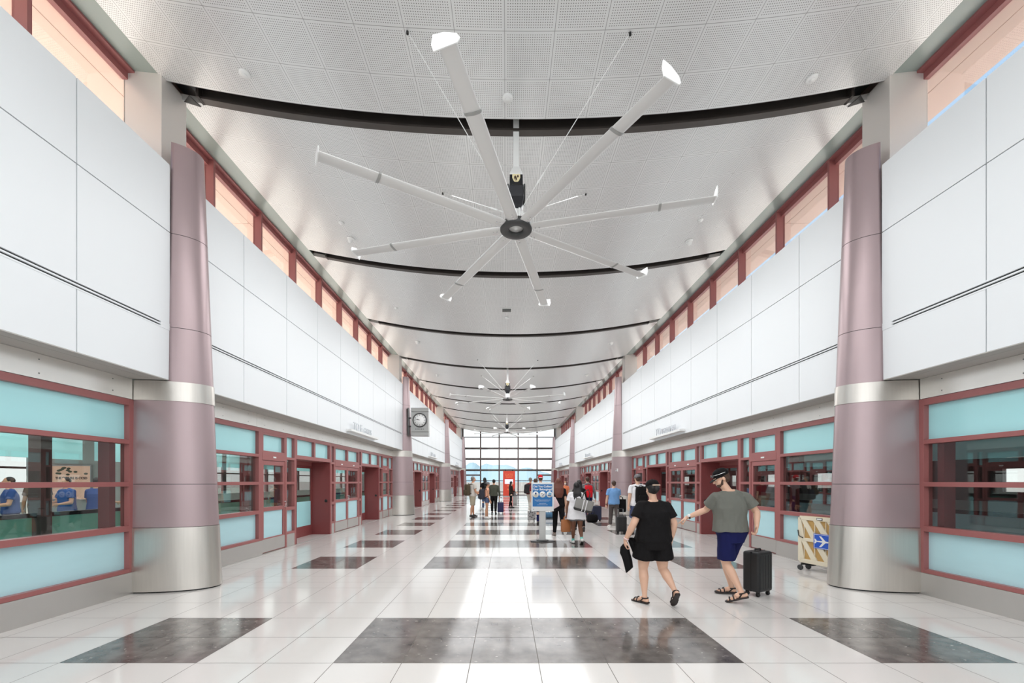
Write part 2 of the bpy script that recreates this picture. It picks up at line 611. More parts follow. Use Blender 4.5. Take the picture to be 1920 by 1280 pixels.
# ------------------------------------------------------------------ upper walls
def build_upper(s):
    side = 'left' if s < 0 else 'right'
    root = struct(empty('wall_' + side))
    segs = [(YB, C0 - 0.31)] + [(COLS[i] + 0.31, COLS[i + 1] - 0.31) for i in range(3)]
    for bi, (y0, y1) in enumerate(segs):
        c = COLS[bi]                      # the column this bay ends at
        seams = [c - 0.11 - 1.524 * k for k in range(1, 9) if y0 + 0.35 < c - 0.11 - 1.524 * k]
        ys = sorted([y0, y1] + seams)
        zs = [(ZB, ZSLOT - 0.05), (ZSLOT + 0.05, ZSEAM), (ZSEAM, ZT)]
        g = 0.007
        mb = MB()
        for a, b in zip(ys[:-1], ys[1:]):
            for k, (z0, z1) in enumerate(zs):
                mb.box(s * XP, s * (XP + 0.03), a + (g if a != y0 else 0), b - (g if b != y1 else 0), z0 + (g if k == 2 else 0), z1 - (g if k == 1 else 0))
        # ends and top ledge
        mb.box(s * (XP + 0.035), s * (XW + 0.1), y0, y0 + 0.03, ZB, ZT)
        mb.box(s * (XP + 0.035), s * (XW + 0.1), y1 - 0.03, y1, ZB, ZT)
        mb.box(s * (XP + 0.031), s * (XG + 0.06), y0, y1, ZT - 0.03, ZT - 0.004)
        mb.build('panel_cladding', PANEL, root)
        mb = MB()
        mb.box(s * (XP + 0.031), s * (XP + 0.1), y0 + 0.04, y1 - 0.04, ZB + 0.02, ZT - 0.035)
        mb.build('backing', GAP, root)
        # linear air slot: white frame with two dark slots
        mb = MB()
        ya, yb = (y0 + 0.16, y1 - 0.16)
        for za, zb_ in ((ZSLOT - 0.05, ZSLOT - 0.031), (ZSLOT - 0.009, ZSLOT + 0.009), (ZSLOT + 0.031, ZSLOT + 0.05)):
            mb.box(s * (XP - 0.004), s * (XP + 0.03), y0, y1, za, zb_, 0)
        mb.box(s * (XP - 0.003), s * (XP + 0.03), y0, ya, ZSLOT - 0.05, ZSLOT + 0.05, 0)
        mb.box(s * (XP - 0.003), s * (XP + 0.03), yb, y1, ZSLOT - 0.05, ZSLOT + 0.05, 0)
        mb.box(s * (XP + 0.02), s * (XP + 0.031), y0, y1, ZSLOT - 0.05, ZSLOT + 0.05, 1)
        mb.build('air_slot', [PANEL, BLACK], root)
        # soffit under the panels, with a joint
        mb = MB()
        mb.box(s * XP, s * (XP + 0.16), y0, y1, ZB - 0.012, ZB, 0)
        mb.box(s * (XP + 0.168), s * (XW + 0.02), y0, y1, ZB - 0.012, ZB, 0)
        mb.build('soffit', SOFFIT, root)
    # steel header above the glazing, in sheets, with screw heads
    for bi in range(4):
        y0 = YB if bi == 0 else COLS[bi - 1] + 0.42
        y1 = COLS[bi] - 0.42
        mb = MB()
        n = max(1, round((y1 - y0) / 2.2))
        for k in range(n):
            a, b = y0 + (y1 - y0) * k / n, y0 + (y1 - y0) * (k + 1) / n
            mb.box(s * XW, s * (XW + 0.03), a + 0.002, b - 0.002, 2.795, ZB - 0.015)
            for yy in (a + 0.3, (a + b) / 2, b - 0.3):
                for zz in (2.86, 3.02):
                    mb.cyl((s * (XW - 0.002), yy, zz), 0.008, 0.004 * s, 8, 1, 'X')
        mb.build('steel_header', [STEEL_H, GAP], root)
build_upper(-1)
build_upper(1)

# ------------------------------------------------------------------ clerestory windows
def build_clerestory(s):
    side = 'left' if s < 0 else 'right'
    ZH = 7.70
    root = None
    ys = []
    for bi in range(4):
        c = COLS[bi]
        lo = YB if bi == 0 else COLS[bi - 1] + 0.24
        ks = [c - 0.05 - 1.524 * k for k in range(1, 9)]
        if bi == 0:
            ks = [k for k in ks if k > YB]
        pts = sorted([lo] + [k for k in ks if k > lo + 0.3] + [c - 0.24])
        ys += list(zip(pts[:-1], pts[1:]))
    for (a, b) in ys:
        L = b - a
        mb = MB()
        mb.box(s * XM, s * (XG + 0.03), a, b, ZH - 0.035, ZH)                # head
        mb.box(s * (XG - 0.05), s * (XG + 0.03), a, b, ZH - 0.13, ZH - 0.035)
        mb.box(s * (XG - 0.05), s * (XG + 0.03), a, b, ZT, ZT + 0.05)
        r = struct(mb.build(wname(), RED))
        last = any(abs(b - (c - 0.24)) < 1e-6 for c in COLS)      # glass runs up to the column box
        if not last:
            m2 = MB()
            m2.box(s * XM, s * (XG + 0.03), b - 0.05, b, ZT, ZH - 0.035)
            m2.build('mullion', RED, r)
        m3 = MB()
        m3.box(s * (XG - 0.006), s * (XG + 0.006), a, b if last else b - 0.05, ZT + 0.05, ZH - 0.13)
        m3.build('pane', CLERE, r)
    # black reveal line and fascia above the windows
    mb = MB()
    mb.box(s * (XM - 0.02), s * (XG + 0.02), YB, YE, ZH, ZH + 0.035, 1)
    mb.prism([(s * (XE + 0.003), YB, 7.66), (s * (XM + 0.02), YB, ZH), (s * (XM + 0.02), YB, ZH + 0.04), (s * (XE + 0.003), YB, 7.70)], (0, YE - YB, 0), 0)
    struct(mb.build('trim_1' if s < 0 else 'trim_2', [FASCIA, BLACK]))
    # stucco overhang outside
    mb = MB()
    for k in range(20):
        a = YB + (YE - YB) * k / 20
        b = YB + (YE - YB) * (k + 1) / 20
        mb.box(s * (XG + 0.05), s * 6.5, a, b - 0.012, 7.86, 8.0)
        mb.box(s * 6.512, s * 7.05, a, b - 0.012, 7.86, 8.0)
    mb.box(s * (XG + 0.03), s * 7.05, YB, YE, 7.9, 8.45)
    o = struct(mb.build('roof_overhang', SALMON))
    # unseen pale low roof over the platforms, added to bounce sun onto the overhang
    mb = MB()
    mb.box(s * (XG + 0.1), s * 17, YB, YE - 1.0, 5.2, 5.5)
    struct(mb.build('roof', BOUNCE_GRAVEL))
    mb = MB()
    mb.box(s * (XG - 0.03), s * (XG + 0.1), YB, YE, 3.2, ZT - 0.031)
    struct(mb.build('wall_%s_outside' % side, PLATW))
build_clerestory(-1)
build_clerestory(1)

# ------------------------------------------------------------------ tapered columns
def half_ellipse(s, c, z, a, b, back=0.12, n=26):
    pts = []
    if back < 0:                       # only the part in front of the panels
        tm = math.acos(min(1, -back / a))
        for i in range(n + 1):
            t = -tm + 2 * tm * i / n
            pts.append(Vector((s * (XW - a * math.cos(t)), c + b * math.sin(t), z)))
        return pts
    for i in range(n + 1):
        t = -PI / 2 + PI * i / n
        pts.append((s * (XW - a * math.cos(t)), c + b * math.sin(t), z))
    pts.append((s * (XW + back), c + b, z))
    pts.append((s * (XW + back), c - b, z))
    return [Vector(p) for p in pts]

def col_ab(z):
    t = z / 6.6
    return 0.955 - 0.275 * t, 0.43 - 0.07 * t

def build_column(s, c, label, grp):
    root = tag(empty('tapered_column', (s * XW, c, 0)), label, 'column', grp, 'thing')
    org = (s * XW, c, 0)
    def seg(name, mat, z0, z1, grow=0.0, n=3, back=0.12):
        mb = MB()
        rings = []
        for i in range(n + 1):
            z = z0 + (z1 - z0) * i / n
            a, b = col_ab(z)
            rings.append(half_ellipse(s, c, z, a + grow, b + grow, back))
        mb.loft(rings)
        o = mb.build(name, mat, root, org=org)
        return o
    seg('shadow_gap', BLACK, 0.0, 0.02, -0.015)
    seg('base_cladding', STEEL, 0.02, 0.94, 0.008)
    seg('shaft_section', MAUVE, 0.945, 1.568)
    seg('shaft_section', MAUVE, 1.576, 2.79)
    seg('joint', GAP, 1.566, 1.578, -0.008)
    seg('collar_band', STEEL, 2.79, 3.075, 0.012)
    seg('shaft_section', MAUVE, 3.078, 3.87, 0, back=-0.44)
    seg('shaft_section', MAUVE, 3.878, 5.256, 0, back=-0.44)
    seg('shaft_section', MAUVE, 5.264, 6.62, 0, back=-0.44)
    seg('joint', GAP, 3.868, 3.88, -0.008, back=-0.44)
    seg('joint', GAP, 5.254, 5.266, -0.008, back=-0.44)
    mb = MB()
    mb.box(s * 5.40, s * 5.965, c - 0.24, c + 0.24, 5.9, 7.70)
    mb.build('capital_box', BOXM, root, org=org, bevel=0.006)
    mb = MB()
    mb.prism([(s * 5.39, c + 0.18, zc(5.39) - 0.012), (s * 5.15, c + 0.22, zc(5.15) - 0.012), (s * 5.20, c + 0.03, zc(5.2) - 0.012)], (0, 0, 0.01))
    mb.build('notch_patch', BLACK, root, org=org)  # flat black patch standing for the dark of a ceiling notch
    return root
CL = [
    ('tall mauve metal column nearest the camera beside the clear window with waiting people behind', 'tall mauve metal column in front of the beige barrier, white alarm plate on it'),
    ('mauve metal column carrying the square clock', 'mauve metal column behind the man in the white shirt and grey cap'),
    ('mauve metal column between the clock column and the end window', 'mauve metal column behind the person with the red backpack'),
    ('slim mauve column against the end window on the clock side', 'slim mauve column against the end window on the barrier side'),
]
for i, c in enumerate(COLS):
    for s in (-1, 1):
        build_column(s, c if i < 3 else c - 0.45, CL[i][0 if s < 0 else 1], 'tapered columns along the hall')

# ------------------------------------------------------------------ lower glazed walls
RZ = [(0.31, 0.366), (0.90, 0.98), (1.54, 1.604), (2.146, 2.208), (2.70, 2.79)]
DEP = 0.13
def frame_box(mb, s, y0, y1, z0, z1, d0=0.0, d1=DEP, mi=0):
    mb.box(s * (XW + d0), s * (XW + d1), y0, y1, z0, z1, mi)

def pane(s, y0, y1, z0, z1, mat, name, parent, d=0.075):
    mb = MB()
    mb.box(s * (XW + d), s * (XW + d + 0.012), y0, y1, z0, z1)
    return mb.build(name, mat, parent)

def fixed_window(s, y0, y1, p0=0.07, p1=0.07, base=True):
    mb = MB()
    frame_box(mb, s, y0, y0 + p0, 0.31, 2.79)
    frame_box(mb, s, y1 - p1, y1, 0.31, 2.79)
    for z0, z1 in RZ:
        frame_box(mb, s, y0 + p0, y1 - p1, z0, z1, 0.0, DEP - 0.002)
    r = struct(mb.build(wname(), RED, bevel=0.003))
    a, b = y0 + p0, y1 - p1
    pane(s, a, b, 0.366, 0.90, TEAL2, 'frosted_pane', r)
    pane(s, a, b, 0.98, 1.54, CLEAR, 'clear_pane', r)
    pane(s, a, b, 1.604, 2.146, CLEAR, 'clear_pane', r)
    pane(s, a, b, 2.208, 2.70, TEAL, 'transom_pane', r)
    if base:
        mb = MB()
        mb.box(s * (XW - 0.006), s * (XW + DEP), y0, y1, 0.0, 0.308)
        mb.build('base_plate', BASE, r, bevel=0.002)
    # inner jambs: the second frame behind the clear glass
    mb = MB()
    for yy in (a, b - 0.09):
        mb.box(s * (XW + 0.2), s * (XW + 0.36), yy, yy + 0.09, 0.9, 2.2)
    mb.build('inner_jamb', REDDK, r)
    return r

def sidelight(s, y0, y1):
    if y1 - y0 < 0.12:
        mb = MB()
        frame_box(mb, s, y0, y1, 0.0, 2.79)
        return struct(mb.build(wname(), RED, bevel=0.003))
    p = 0.07
    mb = MB()
    frame_box(mb, s, y0, y0 + p, 0.0, 2.79)
    frame_box(mb, s, y1 - p, y1, 0.0, 2.79)
    for z0, z1 in RZ:
        frame_box(mb, s, y0 + p, y1 - p, z0, z1, 0.0, DEP - 0.002)
    r = struct(mb.build(wname(), RED, bevel=0.003))
    a, b = y0 + p, y1 - p
    if b - a > 0.03:
        pane(s, a, b, 0.366, 0.90, TEAL2, 'frosted_pane', r)
        pane(s, a, b, 0.98, 1.54, CLEAR, 'clear_pane', r)
        pane(s, a, b, 1.604, 2.146, CLEAR, 'clear_pane', r)
        pane(s, a, b, 2.208, 2.70, TEAL, 'transom_pane', r)
        mb = MB()
        mb.box(s * (XW + 0.002), s * (XW + DEP), a, b, 0.0, 0.309)
        mb.build('base_plate', BASE, r)
    return r

def door_leaves(s, y0, y1, n):
    mb = MB()
    frame_box(mb, s, y0, y1, 2.70, 2.79)
    frame_box(mb, s, y0, y1, 2.09, 2.26, -0.004, DEP)
    L = (y1 - y0) / n
    for k in range(n):
        a, b = y0 + L * k, y0 + L * (k + 1)
        frame_box(mb, s, a, a + 0.045, 2.26, 2.70)
        frame_box(mb, s, b - 0.045, b, 2.26, 2.70)
        frame_box(mb, s, a + 0.045, b - 0.045, 2.26, 2.30, 0.001)
        frame_box(mb, s, a + 0.045, b - 0.045, 2.66, 2.70, 0.001)
    r = struct(mb.build(dname(), RED, bevel=0.003))
    for k in range(n):
        a, b = y0 + L * k, y0 + L * (k + 1)
        pane(s, a + 0.045, b - 0.045, 2.30, 2.66, TEAL, 'transom_pane', r)
        mb = MB()
        q = 0.075
        frame_box(mb, s, a + 0.004, a + q, 0.012, 2.085, 0.012, 0.075)
        frame_box(mb, s, b - q, b - 0.004, 0.012, 2.085, 0.012, 0.075)
        for z0, z1 in ((1.985, 2.085), (1.54, 1.60), (0.94, 1.03), (0.30, 0.34), (0.012, 0.05)):
            frame_box(mb, s, a + q, b - q, z0, z1, 0.013, 0.074)
        lf = mb.build('door_leaf', RED, r, bevel=0.003)
        pane(s, a + q, b - q, 1.60, 1.985, CLEAR, 'clear_pane', lf, 0.04)
        pane(s, a + q, b - q, 1.03, 1.54, CLEAR, 'clear_pane', lf, 0.04)
        pane(s, a + q, b - q, 0.34, 0.94, TEAL2, 'frosted_pane', lf, 0.04)
        mb = MB()
        mb.box(s * (XW + 0.006), s * (XW + 0.03), a + 0.02, b - 0.02, 0.03, 0.315)
        mb.build('kick_plate', BASE, lf)
        mb = MB()
        hy = b - 0.04 if (k == 0) else a + 0.04
        mb.tube([(s * (XW + 0.012), hy, 1.0), (s * (XW - 0.035), hy, 1.0), (s * (XW - 0.035), hy, 1.13), (s * (XW + 0.012), hy, 1.13)], 0.011, 8)
        mb.build('handle', CHROME, lf)
        mb = MB()
        ym = (a + b) / 2
        mb.box(s * (XW - 0.012), s * (XW - 0.004), ym - 0.06, ym + 0.06, 2.15, 2.185)
        mb.build('number_plate', WHITE, r)
    return r

def vestibule(s, y0, y1):
    """open doorway: red reveals 0.55 deep, a glass sliding pair at the back"""
    D = 0.56
    mb = MB()
    frame_box(mb, s, y0, y1, 2.70, 2.79)
    frame_box(mb, s, y0, y1, 2.19, 2.29)
    ym = (y0 + y1) / 2
    for a in (y0, ym - 0.04, y1 - 0.07):
        frame_box(mb, s, a, a + 0.08 if a == ym - 0.04 else a + 0.07, 2.29, 2.70)
    mb.box(s * (XW + DEP), s * (XW + D + 0.06), y0, y1, 2.19, 2.23, 0)
    mb.box(s * (XW + D + 0.0), s * (XW + D + 0.06), y0, y1, 2.08, 2.19, 0)
    r = struct(mb.build(dname(), RED, bevel=0.003))
    pane(s, y0 + 0.07, ym - 0.04, 2.29, 2.70, TEAL, 'transom_pane', r)
    pane(s, ym + 0.04, y1 - 0.07, 2.29, 2.70, TEAL, 'transom_pane', r)
    for yy, yk in ((y0, y0 + 0.052), (y1 - 0.05, y1 - 0.052)):
        mb = MB()
        mb.box(s * (XW + 0.004), s * (XW + D), yy, yy + 0.05, 0.0, 2.19)
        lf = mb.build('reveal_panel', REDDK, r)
        mb = MB()
        sg = 1 if yy == y0 else -1
        mb.tube([(s * (XW + 0.1), yk, 1.02), (s * (XW + 0.1), yk + sg * 0.05, 1.02)], 0.02, 10)
        mb.ell((s * (XW + 0.1), yk + sg * 0.06, 1.02), (0.045, 0.025, 0.045))
        mb.build('knob', BLACK, lf)
    L = (y1 - y0 - 0.1) / 2
    for k in range(2):
        a, b = y0 + 0.05 + L * k, y0 + 0.05 + L * (k + 1)
        mb = MB()
        q = 0.05
        X0, X1 = s * (XW + D - 0.005), s * (XW + D + 0.035)
        mb.box(X0, X1, a, a + q, 0, 2.08)
        mb.box(X0, X1, b - q, b, 0, 2.08)
        mb.box(X0, X1, a + q, b - q, 2.0, 2.08)
        mb.box(X0, X1, a + q, b - q, 0.0, 0.30)
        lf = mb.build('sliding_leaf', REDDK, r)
        mb = MB()
        mb.box(s * (XW + D + 0.01), s * (XW + D + 0.02), a + q, b - q, 0.30, 1.02)
        mb.build('frosted_pane', TEAL, lf)
        mb = MB()
        mb.box(s * (XW + D + 0.01), s * (XW + D + 0.02), a + q, b - q, 1.02, 2.0)
        mb.build('clear_pane', CLEAR, lf)
        mb = MB()
        mb.box(s * (XW + D - 0.02), s * (XW + D - 0.006), a + 0.03, a + 0.06, 0.95, 1.9)
        mb.build('pull_bar', CHROME, lf)
    return r

def build_lower(s):
    side = 'left' if s < 0 else 'right'
    # bay in front of the first column
    fixed_window(s, C0 - 2.95, C0 - 0.40, 0.07, 0.07)
    fixed_window(s, C0 - 5.5, C0 - 2.95)
    mb = MB()
    mb.box(s * XW, s * (XW + 0.1), YB, C0 - 5.5, 0, 2.79)
    struct(mb.build('wall_%s_rear' % side, PANEL))
    for bi in range(3):
        c = COLS[bi]
        e = COLS[bi + 1] if bi < 2 else COLS[3] - 0.45
        fixed_window(s, c + 0.40, c + 2.77, 0.07, 0.13)
        door_leaves(s, c + 2.77, c + 3.73, 1)
        sidelight(s, c + 3.73, c + 4.24)
        vestibule(s, c + 4.24, c + 6.35)
        sidelight(s, c + 6.35, c + 6.68)
        door_leaves(s, c + 6.68, c + 8.78, 2)
        sidelight(s, c + 8.78, c + 9.08)
        vestibule(s, c + 9.08, c + 11.20)
        sidelight(s, c + 11.20, c + 11.76)
        door_leaves(s, c + 11.76, c + 12.64, 1)
        sidelight(s, c + 12.64, e - 0.38)
    # flush steel floor track along the doors
    mb = MB()
    mb.box(s * (XW - 0.05), s * (XW - 0.008), C0 + 0.5, COLS[3] - 1, 0.0, 0.006)
    struct(mb.build('trim_3' if s < 0 else 'trim_4', BASE))
build_lower(-1)
build_lower(1)

# ------------------------------------------------------------------ end window wall
def build_end():
    root = struct(empty(wname(), (0, YE, 0)))
    org = (0, YE, 0)
    xs = [at(p, YE) for p in (868, 901, 936, 971.5, 1007, 1040)]
    for x in xs:
        mb = MB()
        mb.box(x - 0.07, x + 0.07, YE - 0.08, YE + 0.12, 0, zc(x) + 0.3)
        mb.build('mullion', DKBROWN, root, org=org)
    zs = [0.05, 0.40, 1.68, 2.9, 4.19, 5.41, 6.66]
    for z in zs:
        mb = MB()
        mb.box(xs[0], xs[-1], YE - 0.05, YE + 0.1, z - 0.04, z + 0.04)
        mb.build('rail', DKBROWN, root, org=org)
    for a, b in ((0, 1), (4, 5)):
        mb = MB()
        mb.box(xs[a], xs[b], YE - 0.07, YE + 0.11, 2.24, 2.40)
        mb.build('door_header', DKBROWN, root, org=org)
    for z in (2.9, 4.19, 5.41):
        mb = MB()
        for k in range(4):
            mb.box(xs[0] + 0.15, xs[-1] - 0.15, YE + 0.2 + 0.18 * k, YE + 0.33 + 0.18 * k, z - 0.12 + 0.02 * k, z + 0.1)
        mb.build('sunshade', BEAM, root, org=org)
    zz = [0.0] + zs[1:] + [7.05]
    for i in range(5):
        for j in range(len(zz) - 1):
            mb = MB()
            mb.box(xs[i] + 0.07, xs[i + 1] - 0.07, YE + 0.02, YE + 0.03, zz[j] + 0.04, zz[j + 1] - 0.04 if j < 6 else zc(max(abs(xs[i]), abs(xs[i + 1]))))
            mb.build('pane', CLERE, root, org=org)
    # wall strips at both sides of the window
    mb = MB()
    mb.box(xs[0] - 0.07, -7.0, YE - 0.05, YE + 0.15, 0, 8.4)
    mb.box(xs[-1] + 0.07, 7.0, YE - 0.05, YE + 0.15, 0, 8.4)
    struct(mb.build('wall_back', PANEL))
    # red door returns at both ends
    for s in (-1, 1):
        x = s * 5.3
        mb = MB()
        mb.box(s * 5.05, s * 5.66, YE - 0.9, YE - 0.75, 0, 2.9)
        struct(mb.build('trim_5' if s < 0 else 'trim_6', REDDK))
    mb = MB()
    mb.box(-7, 7, YB - 0.2, YB - 0.05, 0, 8.4)
    struct(mb.build('wall_front', PANEL))
build_end()

# ------------------------------------------------------------------ outside: apron, hills
mb = MB()
mb.add([(-6000, YE + 3, -5), (6000, YE + 3, -5), (6000, 6000, -5), (-6000, 6000, -5)], [(0, 1, 2, 3)])
struct(mb.build('ground', TARMAC))
def hills():
    random.seed(4)
    Y = 4200.0
    # (px, py) of the ridge seen through the end window
    ridge = [(780, 898), (830, 888), (868, 876), (880, 868), (887, 866), (893, 869), (900, 874), (908, 870), (914, 869), (924, 872), (932, 871), (940, 872), (950, 871), (962, 875), (972, 880), (980, 877), (990, 876), (1000, 879), (1012, 883), (1040, 890), (1100, 896), (1160, 899)]
    pts = []
    for (x0, y0), (x1, y1) in zip(ridge[:-1], ridge[1:]):
        for k in range(4):
            t = k / 4
            pts.append((x0 + (x1 - x0) * t, y0 + (y1 - y0) * t + random.uniform(-0.5, 0.5)))
    rings = []
    for d, h in ((-700, 0.0), (-330, 0.45), (-120, 0.8), (0, 1.0), (300, 0.6), (900, 0.0)):
        ring = []
        for i, (px, py) in enumerate(pts):
            top = hz(py, Y)
            ring.append((at(px, Y), Y + d , -5 + (top + 5) * h))
        rings.append(ring)
    m = MB()
    m.loft(rings, caps=False, closed=False)
    o = struct(m.build('hills', HILLM, fix=True))
hills()

# ------------------------------------------------------------------ platforms behind the glazed walls
def build_platform(s):
    side = 'left' if s < 0 else 'right'
    x0, x1 = 6.3, 17.0
    mb = MB()
    mb.box(s * x0, s * x1, YB, YE - 1, -0.3, 0.0)
    struct(mb.build('floor_platform_%s' % side, PLATF if s < 0 else GREYM))
    mb = MB()
    mb.box(s * (XW + 0.62), s * x1, YB, YE - 1, 3.25, 3.4)
    for k in range(7):
        mb.box(s * 7.0, s * x1, YB + 3 + 7 * k, YB + 3.4 + 7 * k, 2.9, 3.25)
    struct(mb.build('ceiling_platform_%s' % side, PLATC))
    # end walls and outer glazed wall
    mb = MB()
    mb.box(s * (XW + 0.2), s * x1, YB - 0.1, YB, 0, 3.3)
    mb.box(s * (XW + 0.2), s * x1, YE - 1.0, YE - 0.9, 0, 3.3)
    mb.box(s * x1, s * (x1 + 0.1), YB, YE - 1, 0, 0.9)
    mb.box(s * x1, s * (x1 + 0.1), YB, YE - 1, 2.75, 3.3)
    struct(mb.build('wall_platform_%s' % side, PLATW))
    for k in range(12):
        a = YB + (YE - 1 - YB) * k / 12
        b = YB + (YE - 1 - YB) * (k + 1) / 12
        mb = MB()
        pw = 0.12 if s < 0 else 1.45
        mb.box(s * (x1 - 0.02), s * (x1 + 0.12), a, a + pw, 0.9, 2.75)
        mb.box(s * (x1 - 0.02), s * (x1 + 0.12), b - pw, b, 0.9, 2.75)
        mb.box(s * (x1 - 0.02), s * (x1 + 0.12), a + pw, b - pw, 2.05, 2.12 if s < 0 else 2.75)
        if s > 0:
            mb.box(s * (x1 - 0.02), s * (x1 + 0.12), a + pw, b - pw, 0.9, 1.25)
        r = struct(mb.build(wname(), DKBROWN))
        m2 = MB()
        m2.box(s * (x1 + 0.04), s * (x1 + 0.06), a + pw, b - pw, 0.9 if s < 0 else 1.25, 2.75 if s < 0 else 2.05)
        m2.build('pane', CLERE, r)
    # posts and guard rail along the track edge
    n = 0
    for k in range(9):
        y = 1.2 + 5.65 * k if s < 0 else 2.9 + 5.65 * k
        mb = MB()
        mb.box(s * 7.95, s * 8.16, y, y + 0.17, 0, 3.25)
        o = mb.build('platform_post', DKBROWN)
        tag(o, 'dark post on the platform seen through the glazed wall', 'post', 'platform posts behind the glass')
    for k in range(8):
        ya, yb = (1.37 + 5.65 * k, 6.85 + 5.65 * k) if s < 0 else (3.07 + 5.65 * k, 8.55 + 5.65 * k)
        mb = MB()
        mb.box(s * 8.02, s * 8.09, ya, yb, 1.02, 1.09)
        r = mb.build('guard_rail', BLACK)
        tag(r, 'black handrail with glass infill at the platform edge behind the glazed wall', 'railing', 'platform guard rails behind the glass')
        m2 = MB()
        m2.box(s * 8.045, s * 8.06, ya + 0.05, yb - 0.05, 0.06, 1.02)
        m2.build('glass_infill', GREENGL if s < 0 else TEAL2, r)
        m2 = MB()
        m2.box(s * 8.03, s * 8.08, ya + 0.05, yb - 0.05, 0.0, 0.06)
        m2.build('foot_rail', BLACK, r)
    # inner partition with teal fascia panels
    for k in range(8):
        ya = YB + 1 + 5.65 * k
        mb = MB()
        mb.box(s * 12.0, s * 12.12, ya, ya + 5.2, 2.2, 2.75)
        o = mb.build('hanging_panel', TEAL)
        tag(o, 'teal panel hanging under the platform ceiling behind the glazed wall', 'panel', 'teal panels over the platforms')
        for yh in (1.0, 4.1):
            mb = MB()
            mb.box(s * 12.03, s * 12.09, ya + yh, ya + yh + 0.06, 2.75, 3.25)
            mb.build('hanger', DKBROWN, o)
build_platform(-1)
build_platform(1)

# screen wall with the poster, its sheet made faintly emissive, seen through the near window on the clock side
mb = MB()
mb.box(-16.9, -10.6, 14.4, 14.6, 0, 3.25)
struct(mb.build('wall_platform_screen', PLATW))
poster = tag(empty('poster', (at(134, 14.33), 14.33, 1.62)), 'salmon poster with dark lettering on the wall behind the waiting people', 'poster')
mb = MB()
mb.box(-0.66, 0.66, -0.0, 0.06, -0.62, 0.52)
mb.build('poster_sheet', pm('poster_salmon', (238, 190, 164), 0.5, emit=0.25), poster)
text('THE FUTURE IS CCSD', 'lettering', BLACK, 0.115, poster, (0, -0.006, 0.10), (PI / 2, 0, 0), bold=0.003)
mb = MB()
random.seed(8)
for k in range(14):
    mb.ell((random.uniform(-0.5, 0.5), -0.004, random.uniform(0.2, 0.46)), (0.07, 0.004, 0.035))
mb.build('leaf_print', pm('poster_leaf', (96, 104, 84), 0.6), poster)
mb = MB()
for a in ((-0.69, -0.66, -0.65, 0.55), (0.66, 0.69, -0.65, 0.55), (-0.66, 0.66, -0.65, -0.62), (-0.66, 0.66, 0.52, 0.55)):
    mb.box(a[0], a[1], -0.02, 0.06, a[2], a[3])
mb.build('poster_frame', GREYM, poster)

